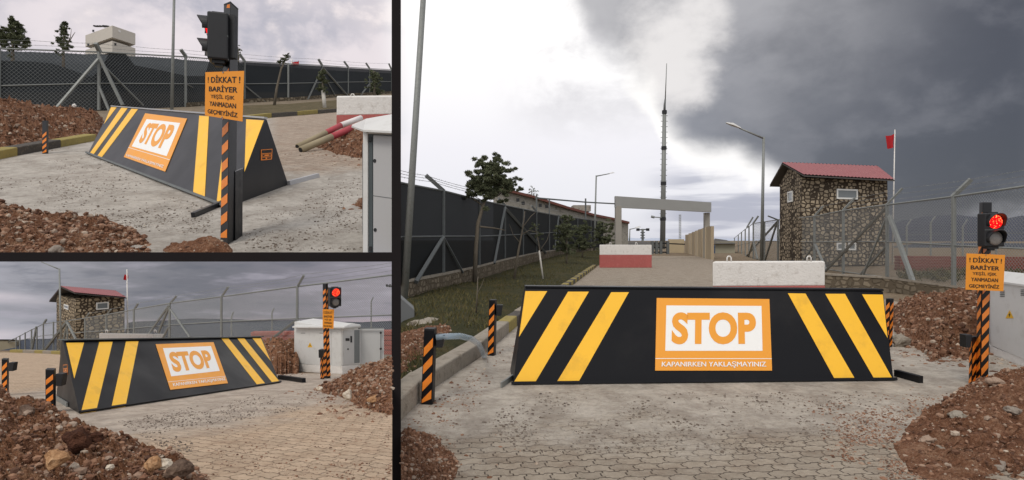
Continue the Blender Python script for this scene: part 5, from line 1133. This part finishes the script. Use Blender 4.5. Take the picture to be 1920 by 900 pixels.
MB().add([C_(681, 247, 4.66), C_(743, 250, 4.5), C_(743, 226, 5.5), C_(659, 239, 5.55), C_(681, 243.5, 4.66), C_(743, 246, 4.5), C_(743, 222, 5.5), C_(659, 236, 5.55), C_(686, 222.5, 5.15), C_(743, 212.5, 4.98)],
         [(0, 1, 2, 3), (0, 1, 5, 4), (1, 2, 6, 5), (2, 3, 7, 6), (3, 0, 4, 7), (4, 5, 9, 8), (6, 7, 8, 9), (7, 4, 8), (5, 6, 9)]).build('cabinet_roof', MU['cab'], t)
# heaps
pile(UL, MU, 'long far heap of red soil and rubble at the left of the upper left picture', [(-60, 300), (0, 285), (60, 277), (118, 268), (181, 260), (198, 252)], [(-60, 188), (0, 188), (40, 194), (80, 202), (140, 204), (180, 212), (200, 236)], 3.2, 170, 70, .12, .08, 6000, (.010, .05), 21, 3)
pile(UL, MU, 'near heap of dark brown soil clods along the bottom of the upper left picture', [(-60, 485), (80, 485), (200, 485), (312, 485)], [(-60, 385), (0, 388), (60, 402), (118, 404), (147, 414), (183, 416), (236, 430), (270, 446), (304, 474)], lambda u: 1.3 - .75 * u, 170, 80, .075, .12, 7000, (.005, .03), 22, .8, spill=0)
pile(UL, MU, 'blurred brown clod at the foot of the signal post, bottom of the upper left picture', [(298, 485), (360, 486), (442, 485)], [(300, 474), (325, 458), (360, 448), (395, 442), (422, 452), (440, 474)], .22, 90, 30, .02, .2, 260, (.004, .014), 23, .15, spill=0)
pile(UL, MU, 'small red soil mound under the old barrier poles, upper left picture', [(590, 278), (640, 292), (690, 300), (740, 306)], [(612, 262), (645, 246), (690, 244), (742, 236)], 1.8, 90, 50, .07, .08, 1800, (.01, .04), 24, 1.2)
pile(UL, MU, 'tiny red soil patch beside the cabinet, upper left picture', [(652, 394), (690, 400), (742, 400)], [(664, 380), (690, 370), (742, 366)], .6, 50, 24, .03, .08, 240, (.008, .03), 25, .4)
scatter(UL, MU, 'fine gravel over the concrete of the upper left picture', [(0, 310), (180, 290), (400, 400), (400, 440), (300, 440), (100, 400), (0, 380)], 2200, (.003, .014), 26, dz=.02 / 4)
scatter(UL, MU, 'fine gravel right of the signal post, upper left picture', [(460, 390), (560, 340), (680, 330), (680, 470), (460, 470)], 1400, (.003, .014), 27, dz=.02 / 4)
rocks(UL, MU, '', '', [('white stone on top of the far soil heap, upper left picture', 139, 198, 4.5, 15.6, MU['whitewash']), ('pale stone at the very bottom of the near heap, upper left picture', 106, 470, 13, 4.75, MU['greys']), ('rusty clod in the upper part of the near heap, upper left picture', 192, 421, 9, 5.5, MU['stones'])])

# ================================================================== THE LOWER LEFT PLACE
def maskL(t, x, y, co, big):
    X, Y, Z = t.xyz(co); k = 1 / LL.s; Yu = t.m('MULTIPLY', Y, k); Xu = t.m('MULTIPLY', X, k)
    f_ = t.m('SUBTRACT', t.m('SUBTRACT', Yu, 5.64), t.m('MULTIPLY', t.m('ADD', Xu, 3.73), 4.02)); f_ = t.m('ADD', f_, t.m('MULTIPLY', t.m('SUBTRACT', big, .5), 16))
    return t.m('MULTIPLY', t.ss(f_, -3.0, 4.5), t.ss(f_, 34, 26))
paveL = paving('paving_and_concrete_small', LL.s, 30, (206, 182, 156), (96, 78, 62), (198, 185, 170), (166, 153, 140), (158, 130, 106), maskL, .21, .14)
gL = soil('dry_small_ground', (96, 82, 64), (138, 118, 96), (164, 146, 122), LL.s, 1, 1.2)
LS = lambda x, Y: LL.gx(x, Y)
sheet(LL, 'lower_ground', [LS(-260, 2.2), LS(735.5, 2.2), LS(735.5, 60), LS(-260, 60)], gL, label='ground of the lower left picture')
sheet(LL, 'lower_road', [p + V((0, 0, .0015)) for p in (LS(-250, 2.2), LS(735.3, 2.2), LL.g(735.3, 715), LL.g(640, 700), LL.g(520, 700), LL.g(300, 672), LL.g(116, 664), LL.g(20, 661), LL.g(-80, 660), LL.g(-250, 660))], paveL, label='block paving with a concrete strip before the barrier, lower left picture')
# sky backdrop of the lower left place
m = bpy.data.materials.new('storm_sky'); m.use_nodes = True; m.node_tree.nodes.clear(); t = NT(m.node_tree)
co = t.n.new('ShaderNodeTexCoord').outputs['Generated']; X, Y, Z = t.xyz(co)
n1 = t.noise(t.comb(t.m('MULTIPLY', X, 1.6), 0.0, t.m('MULTIPLY', Z, 1.8)), 3.0, 6, .55, .4); n2 = t.noise(t.comb(t.m('MULTIPLY', X, 2.2), 2.0, t.m('MULTIPLY', Z, 2.6)), 3.6, 6, .55, .1)
c = t.ramp(t.m('ADD', X, t.m('MULTIPLY', t.m('SUBTRACT', n1, .5), .35)), [(0.0, lin((160, 160, 168))), (.22, lin((150, 150, 158))), (.42, lin((124, 124, 130))), (.62, lin((104, 105, 112))), (.80, lin((116, 114, 122))), (1, lin((134, 130, 138)))])
c = t.mix(t.m('MULTIPLY', t.ss(n2, .50, .70), .55), c, lin((156, 152, 162)))
c = t.mix(t.m('MULTIPLY', t.ss(n2, .48, .30), .45), c, lin((88, 92, 102)))
lowl = t.m('MULTIPLY', t.ss(t.m('ADD', X, t.m('MULTIPLY', t.m('SUBTRACT', n2, .5), .3)), .42, .05), t.m('MAXIMUM', t.ss(t.m('ABSOLUTE', t.m('SUBTRACT', t.m('ADD', Z, t.m('MULTIPLY', X, .5)), .74)), .09, .0), t.ss(Z, .36, .22)))
c = t.mix(lowl, c, lin((214, 202, 206)))
c = t.mix(t.m('MULTIPLY', t.ss(t.m('ABSOLUTE', t.m('SUBTRACT', Z, .34)), .10, .0), t.m('MULTIPLY', t.ss(n1, .42, .6), t.ss(X, .4, .6))), c, lin((164, 148, 154)))
em = t.n.new('ShaderNodeEmission'); t.set(em.inputs[0], c); em.inputs[1].default_value = 1.22; oo = t.n.new('ShaderNodeOutputMaterial'); t.l.new(em.outputs[0], oo.inputs[0])
mb = MB(); n = 24; vs = []
for i in range(n + 1):
    x = -260 + (743 - -260) * i / n
    for y in (481.5, 560, 640, 700): vs.append(LL.at(x, y, 60.6))
    vs[-1] = V((vs[-1].x, vs[-1].y, LL.gx(x, 60.6).z - .3))
mb.add(vs, [(i * 4 + j, (i + 1) * 4 + j, (i + 1) * 4 + j + 1, i * 4 + j + 1) for i in range(n) for j in range(3)])
tag(mb.build('sky', m), kind='structure', label='stormy grey sky of the lower left picture')
hills(LL, 'lower_mountains', [(-200, 640), (40, 637), (120, 634), (236, 628), (238, 606), (250, 603), (300, 601), (360, 597), (430, 598), (500, 601), (560, 600), (640, 604), (700, 603), (743, 601)], 59, mat('dark_slate_slope', (66, 72, 84), 1, 0, .12, 1, k=.3), 1.01, -12)
stoneL = stonewall('rubble_stone_small', LL.s, (174, 158, 132), (68, 58, 48), 2.6)
guardhouse(LL, ML, 'small stone guardhouse with faded red roof at the left of the lower left picture',
    (142.5, 50, 663), (233.5, 53, 661), (106, 55, 660), (552, 561),
    dict(RL=(114, 539, 52.5), RR=(217.5, 547.5, 55.5), EL=(141, 551, 49.5), ER=(238, 560, 52.5), BL=(92, 566, 56.5)),
    [('F', 180, 567.5, 203.5, 579), ('L', 121, 570, 129, 581)], stoneL, 1.0)
flag_pole(LL, ML, 'pole with wrapped red flag right of the small guardhouse, lower left picture', (240, 662), (238, 505), 54, (233, 512, 239, 522), .07)
lamp_post(LL, ML, 'thin street lamp crossing the small guardhouse, lower left picture', (115, 668), (111.3, 503.5), (78, 491), 40, .06, .05, .0, .1)
nodLL = [(12, 641, 642, 650, 58), (31, 633, 640, 652, 57), (56, 620, 634, 656, 55), (82, 607, 629, 660, 53), (114, 603, 626, 662, 50), (160, 596.6, 622.6, 664, 46), (200, 590, 620, 666, 41), (252, 580, 615, 670, 36), (319, 568.6, 609, 673, 31), (416, 556, 603, 678, 28), (558, 537, 597, 690, 24.5), (743, 514.5, 590, 700, 22.5)]
fence(LL, ML, 'long chain link fence with barbed wire crossing the lower left picture', nodLL,
    braces=[(319, 572, 279, 626, 1, .08), (318, 577, 297, 624, 1, .09), (322, 580, 356, 632, .6, .07), (557, 600, 503, 640, 1.0, .09), (560, 600, 580, 612, .5, .07), (319, 612, 305, 634, .7, .07), (126, 604, 85, 655, 1.2, .16), (128, 606, 119, 640, .7, .12), (128, 604, 142, 636, .7, .12), (70, 612, 60, 655, .7, .12)],
    arms=[(558, 537, 570, 516, .07), (416, 556, 428, 538, .07), (319, 568.6, 331, 555, .07), (252, 580, 259, 569, .08), (200, 590, 208, 580, .08), (160, 597, 167, 587, .09), (82, 607, 87, 599, .12)],
    link=[(10, .092), (9, .092), (8, .10), (7, .13), (6, .17), (5, .2), (3, .3), (2, .3)], linkr=.0042,
    wires=[[(743, 491), (650, 503), (570, 514), (500, 529), (428, 537), (331, 554), (259, 568), (208, 579), (167, 587)], [(743, 497), (565, 523), (424, 544), (326, 560)], [(743, 506), (561, 531), (420, 550), (322, 565)]],
    posts=[(558, 537, 692), (416, 556, 680), (319, 568.6, 674), (252, 580, 671), (200, 590, 667), (160, 596.6, 665), (127, 601, 664), (101, 604, 662), (82, 607, 661), (70, 613, 660), (60, 618, 659), (48, 624, 658), (38, 630, 656), (31, 634, 654)], postw=.08)
t = thing('fence_posts_beyond', 'faint farther fence posts seen through the mesh, lower left picture', 'fence', LS(500, 56))
for x, y in ((434, 594), (510, 587), (696, 566)): MB().beam(LS(x, 56), LL.at(x, y, 56), .10 * .3).build('post', ML['metal'], t); MB().beam(LL.at(x, y, 56), LL.at(x + 4, y - 9, 56), .09 * .3).build('barbed_wire_arm', ML['metal'], t)
t = thing('utility_pole', 'dark utility pole top with insulators behind the fence, right edge of the lower left picture', 'utility pole', LS(738, 57))
MB().beam(LS(738, 57), LL.at(738, 532, 57), .2 * .3).build('pole', ML['plastic'], t); MB().beam(LL.at(724, 536, 56.8), LL.at(742, 538, 56.8), .15 * .3).build('cross_arm', ML['plastic'], t)
for x in (725.5, 731.5): MB().beam(LL.at(x, 537, 56.7), LL.at(x, 533, 56.7), .17 * .3).build('insulator', ML['plastic'], t)
t = thing('brick_stack_wall', 'low red brick courses behind the fence, lower left picture', 'wall', LS(600, 34)); bmL = mat('red_brick_courses', (150, 78, 66), .95, 0, .25, 1.5, 1, 20, k=.3)
for i in range(5):
    a, b = LS(470, 36), LS(742, 30); box_on(LL, a, b, V((0, (.5 - .04 * (i % 2)) * .3, 0)), .2, 'brick_course', bmL, t, 0, i * .24 + .30)
MB().hexa([a, b, b + V((0, .14, 0)), a + V((0, .14, 0))] + [p + V((0, 0, .085)) for p in (a, b, b + V((0, .14, 0)), a + V((0, .14, 0)))]).build('wall_base', ML['conc'], t)
kerb(LL, 'worn pale kerb on the far side of the road, lower left picture', [LL.g(18, 661), LL.g(60, 662), LL.g(116, 665), LL.g(170, 668)], .22, .25, [ML['kyellow'], ML['conc']], 2.2, 1)
t = thing('boundary_wall', 'long tan wall at the far left edge of the lower left picture', 'wall', LS(0, 56)); box_on(LL, LS(-120, 56), LS(30, 58), V((0, .1, 0)), .95, 'wall_face', mat('tan_wall', (150, 142, 122), .95, 0, .2, 2, k=.3), t)
MB().beam(LL.at(-120, 636.5, 56), LL.at(31, 637.5, 58), .10 * .3).build('wall_coping', ML['plastic'], t)
block(LL, ML, 'whitewashed block top showing over the stop barrier, lower left picture', (186, 676), (308, 672), 625, 668, (0, .5, -.08), (200, 291))
# barrier
stL = [[(124, 643), (157.5, 642.5), (139, 710)], [(186, 641.5), (211, 641), (180, 771.5), (151, 776)], [(236, 640.5), (259.5, 640), (235, 763), (208, 767)],
       [(415, 635), (428.5, 635), (499, 721.5), (484, 724)], [(444.5, 634.5), (458, 634.5), (525.5, 717.5), (512, 719.5)], [(473, 634), (489, 634), (507.5, 677)]]
barrier(LL, ML, 'raised wedge barrier seen from its left end behind the soil heap, lower left picture', (150, 777), (525, 718.5), (491, 633), (118, 640), end=(105, 749), endside='L', stripes=stL,
    sign=dict(outer=[(291.5, 646), (400, 642), (427, 719), (319, 731.5)], white=[(305, 653.5), (395, 649.5), (411.5, 696), (320.5, 706.5)], stop=[(314, 661), (390, 657), (402, 690), (325, 699)], foot=[(323, 719), (421, 708), (424, 715), (325, 727)], line=.83),
    endlabel=[(119, 684), (127, 683), (128, 702), (120, 704)])
for nm, lb, p0, p1, w_, mm in (('floor_channel', 'black floor channel leaving the right end of the barrier, lower left picture', (524, 711), (570, 718), .09, 'black'), ('floor_angle', 'thin floor angle crossing the near concrete at the left end, lower left picture', (106, 751), (126, 764), .02, 'metal')):
    a, b = LL.g(*p0), LL.g(*p1); o = MB().beam(a + V((0, 0, w_ * .15)), b + V((0, 0, w_ * .15)), .04, w_ * .3, ref=V((0, 0, 1)).cross(b - a)).build(nm, ML[mm], None, loc=a); tag(o, lb, 'steel channel')
def sgL(t, c, Ct, Yc):
    sign_plate(LL, ML, t, [(605, 579.5), (626.5, 580), (625.5, 616.5), (605, 614.5)], Yc - .12, .1)
    signal_head(LL, ML, t, LL.at(629.5, 557, Yc - .15), .30, .50, .22, .55)
GL = 'striped posts of the lower left picture'
post(LL, ML, 'signal_post', 'striped post with lit red signal and small orange sign, lower left picture', 'traffic signal', (613, 710), (607, 613, 620), (605, 611, 615, 533), 13, (.12, .1), faces='LR', extra=sgL, slant=.4)
post(LL, ML, 'bollard', 'short striped post touching the signal post, lower left picture', 'bollard', (604, 711.5), (600.5, 604, 608), (600, 603.5, 607.5, 657), 4, (.1, .1), faces='LR', group=GL, bracket=[(597, 656, 607, 671, .0)])
post(LL, ML, 'bollard', 'striped bollard standing before the left end of the barrier, lower left picture', 'bollard', (101, 774), (85, 101, 105), (85, 101, 105, 695), 4, (.02, .12), faces='L', group=GL, bracket=[(104, 701, 118, 724, .0)], start=.06, slant=.6)
post(LL, ML, 'bollard', 'striped bollard at the far left edge of the lower left picture', 'bollard', (14, 742), (3, 14, 17), (3, 14, 17, 675), 4, (.02, .12), faces='L', group=GL, bracket=[(16, 680, 26, 696, .0)], start=.03, slant=.6)
# cabinet
t = thing('electrical_cabinet', 'white electrical cabinet with an open side door and dark meters, lower left picture', 'cabinet', LL.g(641, 701))
s = LL.s; Cc, Lc, Rc = LL.g(641, 702), LL.g(551, 697), LL.g(676, 699); bk = Rc - Cc
box_on(LL, Lc, Cc, bk, .26, 'plinth', ML['whitewash'], t, .02)
up0 = V((0, 0, .263 * s)); Hc = LL.top(Cc, 616).z - Cc.z; q = [Lc + V((.003, .004, 0)), Cc + V((0, .004, 0)), Cc + bk, Lc + bk]
MB().hexa([p + up0 for p in q] + [V((p.x, p.y, Cc.z + Hc)) for p in q]).build('cabinet_body', ML['cab'], t, bevel=.002)
dr = (Cc - Lc).normalized(); nn = V((dr.y, -dr.x, 0)).normalized(); nn = -nn if nn.y > 0 else nn; onL = lambda x, y, e=.003: LL.hit(x, y, q[1], nn) + nn * e * s
MB().prism([onL(552.5, 619.5), onL(621, 618.5), onL(621, 686), onL(552.5, 681)], nn * .012 * s).build('door', ML['cab'], t, bevel=.001)
MB().prism([onL(622.5, 618.5), onL(640, 618.5), onL(640, 687), onL(622.5, 686)], nn * .010 * s).build('corner_panel', ML['cab'], t, bevel=.001)
tri(LL, ML, t, onL, 582, 647, 5.2)
for x in (565, 600): MB().prism([onL(x, 624, .014), onL(x + 8, 624, .014), onL(x + 8, 625, .014), onL(x, 625, .014)], nn * .004 * s).build('vent_slot', ML['metald'], t)
d2 = bk.normalized(); n2v = V((d2.y, -d2.x, 0)).normalized(); n2v = -n2v if n2v.dot(CAM - Cc) < 0 else n2v; onR = lambda x, y, e=.004: LL.hit(x, y, q[1], n2v) + n2v * e * s
MB().prism([onR(644, 620), onR(663, 619.5), onR(663, 681), onR(644, 684)], n2v * .012 * s).build('inner_panel', mat('inner_panel_grey', (188, 188, 186), .5, 0, .05, 2, k=.3), t)
MB().prism([onR(664, 619), onR(674, 618.5), onR(674, 680), onR(664, 681)], n2v * .004 * s).build('open_compartment', ML['cabd'], t)
for (x0, y0, x1, y1) in ((647, 634, 654, 639), (656, 630, 659, 642), (650.5, 653, 652.5, 656)): MB().prism([onR(x0, y0, .018), onR(x1, y0, .018), onR(x1, y1, .018), onR(x0, y1, .018)], n2v * .01 * s).build('meter', ML['plastic'], t)
Yd = LL.Y(Rc); dq = [LL.at(673, 617, Yd), LL.at(719.5, 616.5, Yd - .1), LL.at(719.5, 684, Yd - .1), LL.at(673, 682, Yd)]
dd = MB().prism(dq, V((0, .04 * s, 0))).build('open_door', mat('open_door_grey', (186, 188, 188), .5, 0, .05, 2, k=.3), t, bevel=.001)
MB().tube([LL.at(714, 621, Yd - .15), LL.at(714, 678, Yd - .15)], .012 * s, 6).build('lock_rod', ML['metald'], dd)
for y in (624, 654, 677): MB().cyl(LL.at(714, y, Yd - .18), V((0, 1, 0)), .035 * s, .03 * s, 10).build('lock', ML['plastic'], dd)
MB().beam(LL.at(672, 615.5, Yd - .1), LL.at(719.5, 615, Yd - .2), .03 * s).build('door_top_edge', ML['metald'], dd)
rf_ = [LL.at(548, 614.5, LL.Y(Lc) - .25), LL.at(645, 615.5, LL.Y(Cc) - .25), LL.at(677, 612.5, LL.Y(Rc)), LL.at(588, 611, LL.Y(Lc) + 1.2)]
hi = V((0, 0, .04 * s)); ra, rb = LL.at(563, 606.5, LL.Y(Lc) + .4), LL.at(661, 605.5, LL.Y(Cc) + .4)
MB().add(rf_ + [p + hi for p in rf_] + [ra, rb], [(0, 1, 2, 3), (0, 1, 5, 4), (1, 2, 6, 5), (2, 3, 7, 6), (3, 0, 4, 7), (4, 5, 9, 8), (6, 7, 8, 9), (7, 4, 8), (5, 6, 9)]).build('cabinet_roof', ML['cab'], t)
# heaps
pile(LL, ML, 'big foreground heap of red brown soil filling the bottom left of the lower left picture', [(-150, 960), (60, 985), (250, 1000), (470, 985)], [(-150, 700), (0, 727), (34, 752), (84, 768), (127, 786), (159, 803), (205, 818), (250, 836), (303, 851), (330, 862), (395, 912)], lambda u: 3.0 - 1.9 * u, 260, 180, .10, .06, 13000, (.006, .034), 31, 1.2)
pile(LL, ML, 'stony soil heap in front of the cabinet at the right of the lower left picture', [(588, 733), (640, 745), (688, 768), (735, 780)], [(600, 724), (640, 708), (672, 694), (700, 682), (735, 671)], lambda u: .5 + 2.2 * u, 130, 70, .08, .08, 4500, (.008, .045), 32, 1.5)
pile(LL, ML, 'soil heap between the barrier and the cabinet, lower left picture', [(470, 690), (520, 703), (560, 700)], [(470, 642), (500, 637), (530, 636), (562, 640)], lambda u: 2.0, 90, 50, .10, .08, 2200, (.01, .045), 33, 1.5)
scatter(LL, ML, 'dark gravel strewn over the paving before the barrier, lower left picture', [(220, 790), (480, 740), (600, 740), (560, 770), (380, 800), (360, 850), (300, 840)], 2400, (.003, .016), 34, dz=.006)
scatter(LL, ML, 'soil crumbs on the near paving of the lower left picture', [(380, 800), (734, 760), (734, 899), (390, 899)], 800, (.003, .014), 35, 'stones', dz=.006)
ML['clod'] = soil('dark_clod', (58, 38, 32), (92, 60, 46), (124, 84, 64), .3, 1, 9); ML['tanrock'] = soil('tan_rock', (130, 98, 70), (170, 130, 94), (200, 164, 126), .3, .6, 5); ML['pale'] = soil('pale_rock', (170, 156, 138), (198, 186, 168), (216, 206, 190), .3, .5, 4); ML['slate'] = soil('slate_rock', (76, 62, 54), (104, 86, 74), (128, 108, 92), .3, .5, 5)
rocks(LL, ML, '', '', [
    ('large dark reddish clod in the middle of the foreground heap, lower left picture', 145, 826, 26, 4.4, ML['clod']), ('small dark clod touching the large one on its right, lower left picture', 176, 820, 11, 4.5, ML['clod']),
    ('tan stone with a dark side below the large clod, lower left picture', 106, 860, 17, 4.0, ML['tanrock']), ('orange tan rock at the right foot of the foreground heap, lower left picture', 287, 870, 17, 4.1, ML['tanrock']),
    ('pale oval stone leaning right of the orange tan rock, lower left picture', 308, 870, 15, 4.15, ML['pale']), ('dark slate slab at the right tip of the foreground heap, lower left picture', 334, 882, 19, 4.15, ML['slate']),
    ('brown rounded rock on the heap crest below the striped bollard, lower left picture', 70, 773, 12, 5.6, ML['tanrock']), ('grey flat rock left of the crest rock on the foreground heap, lower left picture', 50, 774, 13, 5.3, ML['slate']),
    ('upright white stone low in the foreground heap, lower left picture', 206, 876, 8, 4.0, ML['pale']), ('round tan rock low on the stony heap at the right, lower left picture', 703, 748, 11, 9.2, ML['tanrock']),
    ('pale angular rock at the front of the stony heap, lower left picture', 652, 741, 9, 9.6, ML['pale']), ('pale little rock at the left tip of the stony heap, lower left picture', 599, 728, 7, 11, ML['pale']), ('tan stone near the top of the stony heap, lower left picture', 717, 709, 6, 12, ML['tanrock'])])

# ================================================================== black divider
t = thing('divider', 'black bars separating the two small left pictures and the large right one', 'divider', V((-.76, 4.0, 0)))
bk_ = mat('matt_black_bar', (34, 31, 32), .9, 0, .02, 1, spec=.1)
D0, D1 = 4.0, 4.06
def barx(x0, x1, y0, y1, nm, zf=None):
    q = []
    for y in (y1, y0):
        for (x, D) in ((x0, D0), (x1, D0), (x1, D1), (x0, D1)):
            p = CAM + V(((x - 960) / F, 1, (450 - y) / F)) * D
            if zf is not None and y == y1: p.z = zf
            q.append(p)
    MB().hexa(q).build(nm, bk_, t)
barx(734.3, 751.7, -60, 960, 'upright_bar', 0.004); barx(-80, 734.3, 473, 490.5, 'cross_bar')
